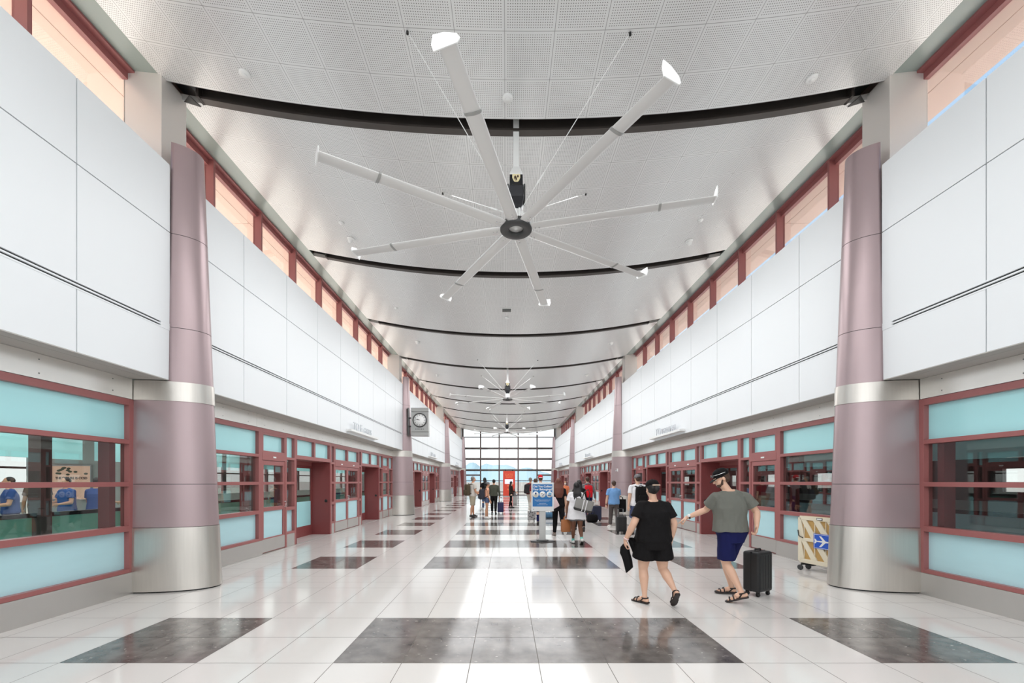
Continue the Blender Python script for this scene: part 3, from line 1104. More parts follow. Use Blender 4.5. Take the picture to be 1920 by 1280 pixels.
# ------------------------------------------------------------------ ceiling fans
EMBL = pm('emblem_cream', (240, 226, 180), 0.4)
EMBD = pm('emblem_brown', (70, 48, 30), 0.5)
def make_fan(x, y, z, a0, label):
    root = tag(empty('ceiling_fan', (x, y, z)), label, 'fan', 'huge eight-bladed ceiling fans')
    top = zc(x) - z
    mb = MB()
    mb.box(-0.045, 0.045, -0.045, 0.045, 0.93, top + 0.30)
    mb.build('drop_rod', WHITE, root, bevel=0.006)
    mb = MB()
    mb.box(-0.13, 0.13, -0.09, 0.09, top + 0.27, top + 0.34)
    mb.build('mount_plate', BEAM, root)
    mb = MB()
    def ring(z, a, b, dy=0):
        return [Vector((sx * a, dy + sy * b, z)) for sx, sy in ((-1, -1), (1, -1), (1, 1), (-1, 1))]
    mb.loft([ring(0.77, 0.105, 0.1), ring(0.80, 0.1, 0.095), ring(0.93, 0.05, 0.05)], smooth=False)
    mb.build('collar', WHITE, root, bevel=0.006)
    mb = MB()
    mb.loft([ring(0.27, 0.07, 0.07), ring(0.32, 0.10, 0.10), ring(0.40, 0.115, 0.14, -0.02), ring(0.56, 0.11, 0.15, -0.03), ring(0.60, 0.105, 0.12, -0.01), ring(0.77, 0.1, 0.1)], smooth=False)
    m = mb.build('motor_housing', pm('motor_black', (40, 40, 44), 0.25, 0.4) if 'motor_black' not in MATS else MATS['motor_black'], root, bevel=0.012)
    mb = MB()
    sh = [(-0.06, 0.065), (-0.03, 0.072), (0, 0.066), (0.03, 0.072), (0.06, 0.065), (0.062, 0.02), (0.04, -0.035), (0, -0.072), (-0.04, -0.035), (-0.062, 0.02)]
    mb.prism([(px, -0.123, 0.69 + pz) for px, pz in sh], (0, 0.02, 0))
    e = mb.build('emblem', EMBL, m)
    mb = MB()
    pts = [(-0.035, 0.0), (-0.03, 0.035), (-0.01, 0.045), (0.004, 0.02), (0.012, -0.012), (-0.008, -0.04), (-0.012, -0.008), (-0.02, 0.012), (-0.028, -0.02)]
    mb.prism([(px, -0.127, 0.69 + pz) for px, pz in pts], (0, 0.004, 0))
    mb.ell((0.025, -0.126, 0.722), (0.013, 0.003, 0.02))
    mb.build('emblem_mark', EMBD, e)
    for s in (-1, 1):
        mb = MB()
        mb.lathe([(0.0, 0), (0.14, 0), (0.15, 0.012), (0.14, 0.025), (0.0, 0.025)], (s * 0.115 if s > 0 else -0.14, 0, 0.52), 24, rot=Matrix.Rotation(PI / 2, 3, 'Y'))
        mb.build('side_disc', HUBM, root)
    mb = MB()
    mb.cyl((0, 0, 0.06), 0.07, 0.22, 20)
    for k in range(6):
        a = k * PI / 3
        mb.box(0.05 * math.cos(a) - 0.015 + 0.05 * math.cos(a), 0.1 * math.cos(a) + 0.015, 0.1 * math.sin(a) - 0.015, 0.1 * math.sin(a) + 0.015, 0.08, 0.26)
    mb.build('gearbox', WHITE, root)
    mb = MB()
    mb.lathe([(0.115, 0.035), (0.115, -0.03), (0.125, -0.04), (0.238, -0.04), (0.248, -0.03), (0.248, 0.03), (0.235, 0.045), (0.125, 0.045), (0.115, 0.035)], n=48, caps=False)
    mb.build('hub_ring', HUBM, root)
    mb = MB()
    mb.lathe([(0.0, 0.0), (0.03, -0.01), (0.035, 0.0), (0.114, 0.005), (0.114, 0.03), (0.0, 0.03)], n=32)
    mb.build('hub_cap', WHITE, root)
    mb = MB()
    mb.lathe([(0.12, 0.046), (0.2, 0.046), (0.2, 0.075), (0.12, 0.075), (0.12, 0.046)], n=40, caps=False)
    mb.build('hub_top_ring', CHROME, root)
    b0 = None
    for k in range(8):
        if b0 is None:
            def sect(r, c, t, pitch):
                pts = []
                for i in range(14):
                    q = 2 * PI * i / 14
                    u, v = math.cos(q) * c / 2, math.sin(q) * t / 2 * (1.0 + 0.35 * math.cos(q))
                    pts.append(Vector((r, u * math.cos(pitch) - v * math.sin(pitch), u * math.sin(pitch) + v * math.cos(pitch) - 0.012 * (r / 2.8) ** 2)))
                return pts
            p = R(4)
            mb = MB()
            mb.loft([sect(0.21, 0.15, 0.045, p), sect(0.32, 0.19, 0.04, p), sect(1.0, 0.19, 0.036, p), sect(2.12, 0.19, 0.034, p)])
            b0 = mb.build('blade', BLADE, root)
            mb = MB()
            mb.loft([sect(2.10, 0.202, 0.05, p), sect(2.135, 0.202, 0.05, p)])
            mb.build('joint_band', GREYM, b0)
            mb = MB()
            mb.loft([sect(2.135, 0.185, 0.03, p), sect(2.84, 0.175, 0.028, p)])
            mb.build('blade_extension', BLADE, b0)
            mb = MB()
            wing = [(-0.15, 0.02), (-0.13, -0.045), (0.10, -0.035), (0.13, 0.0), (0.10, 0.05), (-0.02, 0.1), (-0.13, 0.11)]
            mb.prism([(2.84, u * math.cos(p) - v * math.sin(p), u * math.sin(p) + v * math.cos(p) - 0.01) for u, v in wing], (0.014, 0, 0))
            mb.build('winglet', WHITE, b0, bevel=0.004)
            mb = MB()
            for rr in (0.3, 0.36):
                mb.cyl((rr, 0.02, -0.035), 0.009, 0.02, 8)
            mb.build('bolt', CHROME, b0)
            o = b0
        else:
            o = copy_tree(b0, root)
        o.rotation_euler = (0, 0, a0 + k * PI / 4)
    for sx, sy in ((-1, -1), (1, -1), (-1, 1), (1, 1)):
        ex, ey = sx * 1.36, sy * 1.42
        mb = MB()
        mb.tube([(sx * 0.1, sy * 0.08, 0.28), (ex, ey, zc(x + ex) - z)], 0.006, 6)
        t0 = Vector((sx * 0.1, sy * 0.08, 0.28)).lerp(Vector((ex, ey, zc(x + ex) - z)), 0.16)
        t1 = Vector((sx * 0.1, sy * 0.08, 0.28)).lerp(Vector((ex, ey, zc(x + ex) - z)), 0.24)
        mb.tube([t0, t1], 0.012, 8)
        mb.build('guy_wire', WHITE, root)
        mb = MB()
        mb.cyl((ex, ey, zc(x + ex) - z - 0.03), 0.016, 0.04, 10)
        mb.build('anchor', BLACK, root)
    return root
make_fan(-0.135, 6.50, 5.565, R(-14), 'huge silver fan filling the view, emblem on its dark motor')
make_fan(-0.22, COLS[1] + 0.09, 5.60, R(-23), 'second silver ceiling fan, hanging beyond the huge nearest one')
make_fan(-0.22, COLS[2] + 0.09, 5.60, R(-18), 'smallest silver ceiling fan, silhouetted by the end window')

# ------------------------------------------------------------------ things on the ceiling
def on_ceiling(px, py):
    y = 5.0
    for _ in range(30):
        x = at(px, y)
        y = (zc(x) - EYE) * F / (VY - py)
    return at(px, y), y
def detector(px, py, label, r=0.075, h=0.03, dome=False, name='smoke_detector', cat='detector'):
    x, y = on_ceiling(px, py)
    sl = math.atan(2 * 0.0197 * x)
    o = empty(name, (x, y, zc(x)))
    o.rotation_euler = (0, -sl, 0)
    tag(o, label, cat, 'small round fittings on the ceiling')
    mb = MB()
    mb.lathe([(0, 0.004), (r, 0.004), (r, -h * 0.6), (r * 0.92, -h), (0, -h)], n=28)
    mb.build('base', WHITE, o)
    mb = MB()
    if dome:
        mb.lathe([(r * 0.72, -h), (r * 0.7, -h - 0.03), (r * 0.5, -h - 0.06), (0, -h - 0.07)], n=24)
        mb.build('dome', HUBM if dome == 2 else WHITE, o)
    else:
        mb.lathe([(0, -h), (r * 0.5, -h), (r * 0.45, -h - 0.008), (0, -h - 0.008)], n=20)
        mb.build('cover', WHITE, o)
    return o
detector(459, 137, 'flat white ceiling disc above the nearest column on the clock side')
detector(952, 182, 'flat white ceiling disc over the huge fan, before its rod')
detector(1522, 146, 'flat white ceiling disc above the nearest column on the barrier side')
detector(640, 417, 'small flat white disc beside the domed camera on the clock side', 0.06)
detector(1313, 412, 'small flat white disc beside the domed camera on the barrier side', 0.06)
detector(658, 447, 'white domed camera on the ceiling on the clock side of the huge fan', 0.085, 0.035, 1, 'dome_camera', 'camera')
detector(1292, 451, 'white domed camera on the ceiling on the barrier side of the huge fan', 0.085, 0.035, 1, 'dome_camera', 'camera')
detector(743, 577, 'tiny ceiling disc past the second beam on the clock side', 0.06)
detector(1192, 580, 'tiny ceiling disc past the second beam on the barrier side', 0.06)
detector(951, 595, 'small ceiling disc just past the grey air grille', 0.075)
for q, (px, py, L) in enumerate(((783, 640, 'bright dome on the ceiling just past the third beam, clock side'), (1145, 642, 'bright dome on the ceiling just past the third beam, barrier side'))):
    detector(px, py, L, 0.1, 0.04, 1, 'dome_camera', 'camera')
detector(820, 702, 'bright dome on the ceiling past the clock column', 0.1, 0.04, 1, 'dome_camera', 'camera')
detector(1100, 702, 'bright dome on the ceiling past the white-shirted man\'s column', 0.1, 0.04, 1, 'dome_camera', 'camera')
x, y = on_ceiling(950, 581)
g = tag(empty('air_grille', (x, y, zc(x))), 'grey rectangular air grille in the ceiling beyond the huge fan', 'vent')
mb = MB()
for a in ((-0.16, 0.16, -0.16, -0.14), (-0.16, 0.16, 0.14, 0.16), (-0.16, -0.14, -0.14, 0.14), (0.14, 0.16, -0.14, 0.14)):
    mb.box(a[0], a[1], a[2], a[3], -0.015, 0.0)
mb.build('grille_frame', WHITE, g)
mb = MB()
for k in range(9):
    mb.obox((0, -0.12 + 0.03 * k, -0.006), (0.28, 0.022, 0.003), Matrix.Rotation(0.6, 3, 'X'))
mb.build('slat', pm('grille_grey', (170, 170, 168), 0.5), g)

# ------------------------------------------------------------------ plates on the columns
def strobe(px, py, s, c, label):
    # on the camera-facing side of the column
    z = hz(py, c - 0.40)
    a, b = col_ab(z)
    x = at(px, c - 0.38)
    u = (XW - abs(x)) / a
    y = c - b * math.sqrt(max(0.02, 1 - u * u))
    x = at(px, y)
    ang = math.atan2(b * u, a * math.sqrt(max(0.02, 1 - u * u)))
    o = empty('alarm_plate', (x, y, z), s * ang * -1)
    tag(o, label, 'fire alarm', 'fire alarm plates on the columns')
    mb = MB()
    mb.box(-0.078, 0.078, -0.02, 0.012, -0.078, 0.078)
    mb.build('plate', WHITE, o, bevel=0.005)
    mb = MB()
    mb.box(-0.045, 0.045, -0.05, -0.02, -0.055, -0.01)
    mb.build('strobe_lens', pm('lens', (206, 210, 214), 0.1) if 'lens' not in MATS else MATS['lens'], o, bevel=0.006)
    mb = MB()
    for k in range(4):
        mb.box(-0.05, 0.05, -0.0215, -0.02, 0.02 + 0.012 * k, 0.025 + 0.012 * k)
    mb.build('sounder_slot', GREYM, o)
strobe(1622, 841, 1, COLS[0], 'white fire alarm plate on the nearest mauve column above the beige barrier')
strobe(1156, 881, 1, COLS[1], 'small white alarm plate on the column behind the man in the blue shirt')

# ------------------------------------------------------------------ letter signs on the upper walls
LETT = pm('letter_steel', (214, 217, 222), 0.3, 0.3)
def letter_sign(s, y0, label, big, small):
    yc = y0 + 1.37
    o = tag(empty('letter_sign', (s * XP, yc, 3.2)), label, 'sign', 'letter signs above the platform doors')
    mb = MB()
    mb.box(0, -s * 0.17, -1.37, 1.37, -0.035, 0.035)
    mb.build('ledge', WHITE, o, bevel=0.004)
    rot = (PI / 2, 0, PI / 2 if s < 0 else -PI / 2)
    off = -s * 0.10
    text(big, 'lettering', LETT, 0.36, o, (off, s * 0.62, 0.155), rot, 0.012)
    text(small, 'lettering', LETT, 0.27, o, (off, -s * 0.32, 0.13), rot, 0.012)
    return o
letter_sign(-1, C0 + 6.4, 'metal letter sign on a white ledge above the glass doors before the clock column', 'TO E', 'GATES')
letter_sign(-1, COLS[1] + 6.2, 'metal letter sign on a white ledge past the clock column', 'TO E', 'GATES')
letter_sign(-1, COLS[2] + 6.2, 'far metal letter sign near the end window on the clock side', 'TO E', 'GATES')
letter_sign(1, C0 + 6.4, 'metal letter sign on a white ledge above the doors ahead of the walking couple', 'TO', 'TERMINAL')
letter_sign(1, COLS[1] + 6.2, 'metal letter sign on a white ledge above the person with the red backpack', 'TO', 'TERMINAL')
letter_sign(1, COLS[2] + 6.2, 'far metal letter sign near the end window on the barrier side', 'TO', 'TERMINAL')

# ------------------------------------------------------------------ clock
def clock():
    Y = COLS[1] - 0.32
    xc, z0, z1 = at(787, Y), hz(817, Y), hz(764, Y)
    w = 33 * Y / F / 2
    o = tag(empty('clock', (xc, Y, (z0 + z1) / 2)), 'square grey box clock with a white dial projecting from the second column', 'clock')
    h = (z1 - z0) / 2
    mb = MB()
    mb.box(-w, w, 0, 0.3, -h + 0.2, h - 0.2)
    mb.build('housing', GREYM, o, bevel=0.01)
    for a, b in ((-h, -h + 0.19), (h - 0.19, h)):
        mb = MB()
        mb.box(-w, w, 0.0, 0.3, a, b)
        mb.build('end_cap', GREYM, o, bevel=0.01)
    zc0 = hz(787.5, Y) - (z0 + z1) / 2
    RY = Matrix.Rotation(PI / 2, 3, 'X')
    mb = MB()
    mb.lathe([(0.285, -0.01), (0.30, 0.03), (0.34, 0.03), (0.345, -0.01), (0.285, -0.01)], (0, 0, zc0), 40, rot=RY, caps=False)
    mb.build('bezel', HUBM, o)
    mb = MB()
    mb.lathe([(0, 0.0), (0.29, 0.0), (0.29, 0.014), (0, 0.014)], (0, 0, zc0), 40, rot=RY)
    d = mb.build('dial', WHITE, o)
    mb = MB()
    for k in range(12):
        a = k * PI / 6
        mb.obox((0.235 * math.sin(a), -0.017, zc0 + 0.235 * math.cos(a)), (0.018, 0.006, 0.055), Matrix.Rotation(a, 3, 'Y'))
    mb.build('hour_mark', BLACK, d)
    for L, wd, a in ((0.2, 0.016, R(-76)), (0.13, 0.024, R(-66))):
        mb = MB()
        mb.obox((L / 2 * math.sin(a), -0.022, zc0 + L / 2 * math.cos(a)), (wd, 0.005, L), Matrix.Rotation(a, 3, 'Y'))
        mb.build('hand', BLACK, d)
    text('R O L E X', 'lettering', HUBM, 0.1, o, (0, -0.002, zc0 - 0.43), (PI / 2, 0, 0), 0.003)
    for zz in (-0.2, 0.2):
        mb = MB()
        mb.box(-w - 0.14, -w, 0.12, 0.18, zz - 0.03, zz + 0.03)
        mb.build('bracket', HUBM, o)
    mb = MB()
    mb.box(-w - 0.16, -w - 0.12, 0.02, 0.28, -h, h)
    mb.build('back_plate', HUBM, o)
clock()

# ------------------------------------------------------------------ floor sign
BLUE = pm('sign_blue', (20, 110, 176), 0.35)
DBLUE = pm('sign_navy', (30, 60, 120), 0.5)
def floor_sign():
    Y = gy(1014.5)
    k = Y / F
    o = tag(empty('floor_sign', (at(1017, Y), Y, 0)), 'standing blue sign asking about belongings, on a grey post in mid hall', 'sign')
    W = 42 * k / 2
    z0, z1 = hz(958, Y), hz(904.5, Y)
    mb = MB()
    mb.box(-6 * k, 6 * k, -0.03, 0.05, 0.03, z0 + 0.04)
    mb.build('post', pm('post_grey', (196, 196, 194), 0.35, 0.3), o, bevel=0.01)
    mb = MB()
    pts = []
    for i in range(9):
        t = -1 + 2 * i / 8
        pts.append((t * 22 * k, -0.22 * (1 - 0.55 * abs(t) ** 1.5)))
    poly = [(x, y) for x, y in pts] + [(x, -y) for x, y in pts[::-1]]
    mb.prism([(x, y, 0.0) for x, y in poly], (0, 0, 0.022))
    mb.prism([(x * 0.5, y * 0.8, 0.022) for x, y in poly], (0, 0, 0.02))
    mb.build('base', HUBM, o, bevel=0.004)
    mb = MB()
    mb.box(-W, W, -0.055, -0.03, z0, z1)
    hd = mb.build('head_panel', pm('sign_white', (226, 228, 228), 0.35), o, bevel=0.01)
    p0, p1 = hz(949, Y), hz(907.5, Y)
    mb = MB()
    mb.box(-W + 0.035, W - 0.04, -0.058, -0.054, p0, p1)
    mb.build('poster_sheet', BLUE, hd)
    rx = (PI / 2, 0, 0)
    text('Did You Collect', 'lettering', WHITE, 0.075, hd, (0, -0.059, p1 - 0.06), rx, 0.001, bold=0.0015)
    text('Your Belongings?', 'lettering', WHITE, 0.075, hd, (0, -0.059, p1 - 0.14), rx, 0.001, bold=0.0015)
    text('Please check that you have all of your items', 'lettering', WHITE, 0.024, hd, (0, -0.059, p0 + 0.175), rx, 0.001)
    text('before leaving the checkpoint area', 'lettering', WHITE, 0.024, hd, (0, -0.059, p0 + 0.145), rx, 0.001)
    text('Lost and Found', 'lettering', WHITE, 0.03, hd, (0, -0.059, p0 + 0.085), rx, 0.001)
    text('terminal information desk', 'lettering', WHITE, 0.026, hd, (0, -0.059, p0 + 0.045), rx, 0.001)
    zc_ = hz(926.5, Y)
    RX = Matrix.Rotation(PI / 2, 3, 'X')
    for i, xx in enumerate((-0.185, 0.0, 0.185)):
        mb = MB()
        mb.lathe([(0, 0), (0.083, 0), (0.083, 0.004), (0, 0.004)], (xx, -0.056, zc_), 28, rot=RX)
        c = mb.build('round_picture', WHITE, hd)
        mb = MB()
        if i == 0:                       # phone in a tray
            mb.box(xx - 0.035, xx + 0.03, -0.063, -0.06, zc_ - 0.05, zc_ - 0.005)
            mb.box(xx - 0.02, xx + 0.022, -0.065, -0.06, zc_ + 0.0, zc_ + 0.05, 1)
        elif i == 1:                     # pen and glasses
            mb.obox((xx + 0.02, -0.062, zc_ - 0.012), (0.09, 0.004, 0.014), Matrix.Rotation(-0.8, 3, 'Y'), 1)
            mb.ell((xx - 0.02, -0.062, zc_ + 0.02), (0.035, 0.003, 0.018))
        else:                            # laptop
            mb.obox((xx + 0.01, -0.062, zc_ + 0.02), (0.08, 0.004, 0.06), Matrix.Rotation(0.15, 3, 'Y'), 2)
            mb.obox((xx - 0.002, -0.064, zc_ - 0.028), (0.09, 0.004, 0.024), Matrix.Rotation(0.15, 3, 'Y'), 1)
        mb.build('icon', [pm('icon_tan', (196, 190, 170), 0.5), DBLUE, pm('icon_sky', (110, 170, 205), 0.4)], c)
    mb = MB()
    mb.cyl((-W + 0.06, -0.058, z0 + 0.055), 0.01, 0.004, 12, 0, 'Y')
    mb.build('lock', HUBM, hd)
floor_sign()

# ------------------------------------------------------------------ red kiosk and bin by the end window
def kiosk():
    Y = 44.6
    o = tag(empty('kiosk', (at(954.5, Y), Y, 0)), 'tall red kiosk with a small lit screen before the end window', 'kiosk')
    h = hz(883, Y)
    KR = pm('kiosk_red', (226, 74, 52), 0.4)
    mb = MB()
    mb.box(-0.64, 0.64, -0.2, 0.2, 0.06, h)
    mb.build('cabinet', KR, o, bevel=0.02)
    mb = MB()
    mb.box(-0.68, 0.68, -0.24, 0.24, 0, 0.06)
    mb.build('plinth', GREYM, o)
    mb = MB()
    mb.box(-0.45, 0.42, -0.215, -0.2, hz(906.8, Y), hz(898.3, Y))
    mb.build('screen', pm('screen_white', (214, 220, 244), 0.3, emit=0.5), o)
    KO = pm('kiosk_orange', (244, 140, 90), 0.5)
    text('GATE', 'lettering', KO, 0.34, o, (0.0, -0.205, hz(890, Y)), (PI / 2, 0, 0), 0.004)
    text('INFO', 'lettering', KO, 0.3, o, (0.0, -0.205, hz(894.5, Y)), (PI / 2, 0, 0), 0.004)
    for xx in (-0.38, 0.38):
        mb = MB()
        mb.box(xx - 0.07, xx + 0.07, -0.1, 0.1, h, h + 0.16)
        mb.build('spotlight', BLACK, o, bevel=0.02)
    mb = MB()
    for zz in (1.15, 0.75):
        mb.obox((-0.1, -0.203, zz), (0.16, 0.006, 0.16), None)
    mb.build('icon', KO, o)
kiosk()
def bin_():
    Y = gy(945)
    o = tag(empty('litter_bin', (at(965.5, Y), Y, 0)), 'grey litter bin standing beside the woman in black at the kiosk', 'bin')
    mb = MB()
    mb.box(-0.15, 0.15, -0.15, 0.15, 0.03, 0.6)
    mb.build('body', GREYM, o, bevel=0.015)
    mb = MB()
    mb.box(-0.16, 0.16, -0.16, 0.16, 0.6, 0.66)
    mb.box(-0.13, 0.13, -0.13, 0.13, 0, 0.03)
    mb.build('rim', HUBM, o, bevel=0.01)
bin_()

# ------------------------------------------------------------------ beige folding barrier behind the nearest column
def barrier():
    A = Vector((5.15, 7.70, 0))
    B = Vector((5.40, 6.93, 0))
    d = (B - A)
    L = d.length
    o = tag(empty('folding_barrier', A), 'beige plastic barrier on castors, blue aircraft sign, tucked behind the nearest column', 'barrier')
    o.rotation_euler = (0, 0, math.atan2(d.y, d.x))
    BE = pm('beige_plastic', (232, 222, 198), 0.5)
    TAN = pm('tan_recess', (196, 158, 96), 0.6)
    # local x along the panel, -y side faces the camera/hall
    H0, H1 = 0.13, 0.985
    mb = MB()
    def outline(y):
        r = 0.07
        pts = []
        for cx, cz, a0 in ((r, H1 - r, 90), (L - r, H1 - r, 0), (L - r, H0 + r, -90), (r, H0 + r, 180)):
            for k in range(5):
                a = R(a0 + (90 - 22.5 * k if a0 in (90,) else 90 - 22.5 * k))
                pts.append(Vector((cx + r * math.cos(a), y, cz + r * math.sin(a))))
        return pts
    mb.loft([outline(-0.028), outline(0.03)], smooth=False)
    core = mb.build('core_panel', TAN, o)
    mb = MB()
    # raised frame and diagonal bars
    f = 0.06
    fy0, fy1 = -0.055, -0.026
    mb.box(0.0, f, fy0, fy1, H0 + 0.03, H1 - 0.03)
    mb.box(L - f, L, fy0, fy1, H0 + 0.03, H1 - 0.03)
    mb.box(0.03, L - 0.03, fy0, fy1, H1 - 0.075, H1)
    mb.box(0.03, L - 0.03, fy0, fy1, H0, H0 + 0.075)
    zm = (H0 + H1) / 2
    mb.box(f, L - f, fy0 + 0.001, fy1, zm - 0.03, zm + 0.03)
    for za, zb in ((H0 + 0.075, zm - 0.03), (zm + 0.03, H1 - 0.075)):
        hh = zb - za
        x = -0.2
        while x < L:
            p = [(x, zb), (x + 0.115, zb), (x + 0.115 + hh * 0.62, za), (x + hh * 0.62, za)]
            # clip to the frame
            q = []
            for (u, v) in p:
                q.append((min(max(u, f - 0.002), L - f + 0.002), v))
            if q[1][0] - q[0][0] > 0.01 or q[2][0] - q[3][0] > 0.01:
                mb.prism([(u, fy0 + 0.002, v) for u, v in q], (0, fy1 - fy0 - 0.002, 0))
            x += 0.235
    mb.build('frame', BE, o, bevel=0.006)
    # ribs inside the openings
    mb = MB()
    for k in range(4):
        mb.box(0.1 + 0.19 * k, 0.112 + 0.19 * k, -0.04, -0.026, H0 + 0.08, H1 - 0.08)
    mb.build('rib', BE, core)
    mb = MB()
    mb.box(L * 0.36, L * 0.36 + 0.36, -0.066, -0.054, zm - 0.13, zm + 0.13, 0)
    sg = mb.build('aircraft_sign', [pm('sign_royal', (44, 92, 200), 0.4)], o, bevel=0.004)
    mb = MB()
    for a in ((0.012, 0.348, 0.115, 0.121), (0.012, 0.348, -0.121, -0.115), (0.012, 0.018, -0.115, 0.115), (0.342, 0.348, -0.115, 0.115)):
        mb.box(L * 0.36 + a[0], L * 0.36 + a[1], -0.0685, -0.066, zm + a[2], zm + a[3])
    x0 = L * 0.36 + 0.06
    plane = [(0, 0.008), (0.1, 0.014), (0.04, 0.095), (0.075, 0.095), (0.15, 0.014), (0.21, 0.010), (0.25, 0.0), (0.21, -0.010), (0.15, -0.014), (0.075, -0.095), (0.04, -0.095), (0.1, -0.014), (0, -0.008), (-0.02, -0.04), (-0.04, -0.04), (-0.03, 0), (-0.04, 0.04), (-0.02, 0.04)]
    mb.prism([(x0 + u, -0.0695, zm + v) for u, v in plane], (0, 0.0035, 0))
    mb.build('aircraft_mark', WHITE, sg)
    mb = MB()
    mb.tube([(0.005, -0.06, 0.72), (0.03, -0.075, 0.62), (0.1, -0.06, 0.585)], 0.008, 8)
    mb.build('strap', BLACK, o)
    mb = MB()
    mb.box(L * 0.42, L * 0.42 + 0.1, -0.059, -0.054, H1 - 0.06, H1 - 0.018)
    mb.build('label_plate', BLACK, o)
    mb = MB()
    mb.box(L * 0.42 + 0.008, L * 0.42 + 0.092, -0.0605, -0.059, H1 - 0.052, H1 - 0.026)
    mb.build('label_face', WHITE, o)
    for xx in (0.1, L - 0.12):
        mb = MB()
        mb.box(xx - 0.04, xx + 0.16, -0.05, 0.05, 0.1, 0.135)
        mb.tube([(xx, -0.1, 0.11), (xx, 0.1, 0.11)], 0.016, 8)
        ft = mb.build('foot', BLACK, o)
        for yy in (-0.1, 0.1):
            mb = MB()
            mb.lathe([(0.018, -0.016), (0.046, -0.016), (0.05, -0.008), (0.05, 0.008), (0.046, 0.016), (0.018, 0.016)], (xx - 0.02, yy, 0.05), 20, rot=Matrix.Rotation(PI / 2, 3, 'X'))
            mb.build('caster', HUBM, ft)
barrier()

# ------------------------------------------------------------------ people
from mathutils import noise as mnoise
def V(*a):
    return Vector(a)

def baked(mb, name, mat, parent, voxel, smooth=3, mats=None):
    """fuse overlapping pieces into one continuous surface"""
    o = mb.build(name, mat, None, fix=True)
    md = o.modifiers.new('fuse', 'REMESH')
    md.mode = 'VOXEL'
    md.voxel_size = voxel
    md.use_smooth_shade = True
    sm = o.modifiers.new('soft', 'SMOOTH')
    sm.factor = 0.5
    sm.iterations = smooth
    dg = bpy.context.evaluated_depsgraph_get()
    me = bpy.data.meshes.new_from_object(o.evaluated_get(dg))
    old = o.data
    o.modifiers.clear()
    o.data = me
    bpy.data.meshes.remove(old)
    me.name = name
    for p in me.polygons:
        p.use_smooth = True
    o.parent = parent
    return o

SKIN = {'light': pm('skin_light', (222, 178, 152), 0.5, bump=(60, 0.05)), 'tan': pm('skin_tan', (204, 152, 122), 0.5, bump=(60, 0.05)),
        'pale': pm('skin_pale', (228, 188, 164), 0.5, bump=(60, 0.05)), 'dark': pm('skin_dark', (112, 70, 48), 0.48, bump=(60, 0.05))}
def cloth(name, rgb, rough=0.85):
    return MATS.get(name) or pm(name, rgb, rough, 0, 0.2, noise=(9, 0.08), bump=(11, 0.5))
HAIRS = {k: pm('hair_' + k, c, 0.5, bump=(45, 0.6), stretch=(1, 1, 0.15)) for k, c in
         {'black': (24, 20, 20), 'brown': (74, 52, 40), 'auburn': (104, 54, 38), 'grey': (128, 122, 118)}.items()}

def ring(c, a, b, M=None, n=22, e=2.3):
    """super-ellipse ring around c in the XY plane (optionally rotated)"""
    pts = []
    for j in range(n):
        t = 2 * PI * j / n
        ct, st = math.cos(t), math.sin(t)
        p = V(a * math.copysign(abs(ct) ** (2 / e), ct), b * math.copysign(abs(st) ** (2 / e), st), 0)
        pts.append(V(*c) + (M @ p if M is not None else p))
    return pts

def hand(mb, wrist, d, n, side, k=1.0, curl=0.35, point=False, thumb=1):
    """wrist: point, d: direction of the fingers, n: palm normal; the thumb leaves the side 'side' of the palm"""
    d = d.normalized()
    n = (n - d * n.dot(d)).normalized()
    t = d.cross(n) * side
    M = Matrix((t, d, n)).transposed()
    r = 0.0088 * k
    pc = wrist + d * 0.05 * k
    mb.ell(pc, (0.041 * k, 0.05 * k, 0.015 * k), rot=M)
    mb.ell(wrist + d * 0.07 * k, (0.042 * k, 0.026 * k, 0.013 * k), rot=M)
    mb.cap(wrist - d * 0.02 * k, 0.026 * k, wrist + d * 0.025 * k, 0.025 * k)
    L = (0.074, 0.084, 0.078, 0.06)
    for i in range(4):
        b = wrist + d * (0.085 - 0.004 * abs(i - 1)) * k + t * (0.031 - 0.0205 * i) * k
        q = curl * (0.85 + 0.14 * i)
        if point and i == 0:
            q = 0.05
        elif point:
            q = curl * 2.4
        p, a = b, q * 0.5
        for j, f in enumerate((0.45, 0.31, 0.24)):
            dd = d * math.cos(a) + n * math.sin(a) + t * (0.06 - 0.04 * i)
            p2 = p + dd.normalized() * L[i] * f * k
            mb.cap(p, r * (1 - 0.09 * j), p2, r * (0.94 - 0.09 * j), 10)
            p, a = p2, a + q
    b = wrist + d * 0.03 * k + t * 0.03 * k + n * 0.004 * k
    p = b + (d * 0.6 + t * 0.75 + n * 0.25).normalized() * 0.036 * k
    mb.cap(b, 0.013 * k, p, 0.0105 * k, 10)
    p2 = p + (d * 0.85 + t * 0.35 + n * 0.4).normalized() * 0.03 * k
    mb.cap(p, 0.0103 * k, p2, 0.009 * k, 10)
    p3 = p2 + (d * 0.95 + t * 0.05 + n * 0.45).normalized() * 0.024 * k
    mb.cap(p2, 0.009 * k, p3, 0.0075 * k, 10)

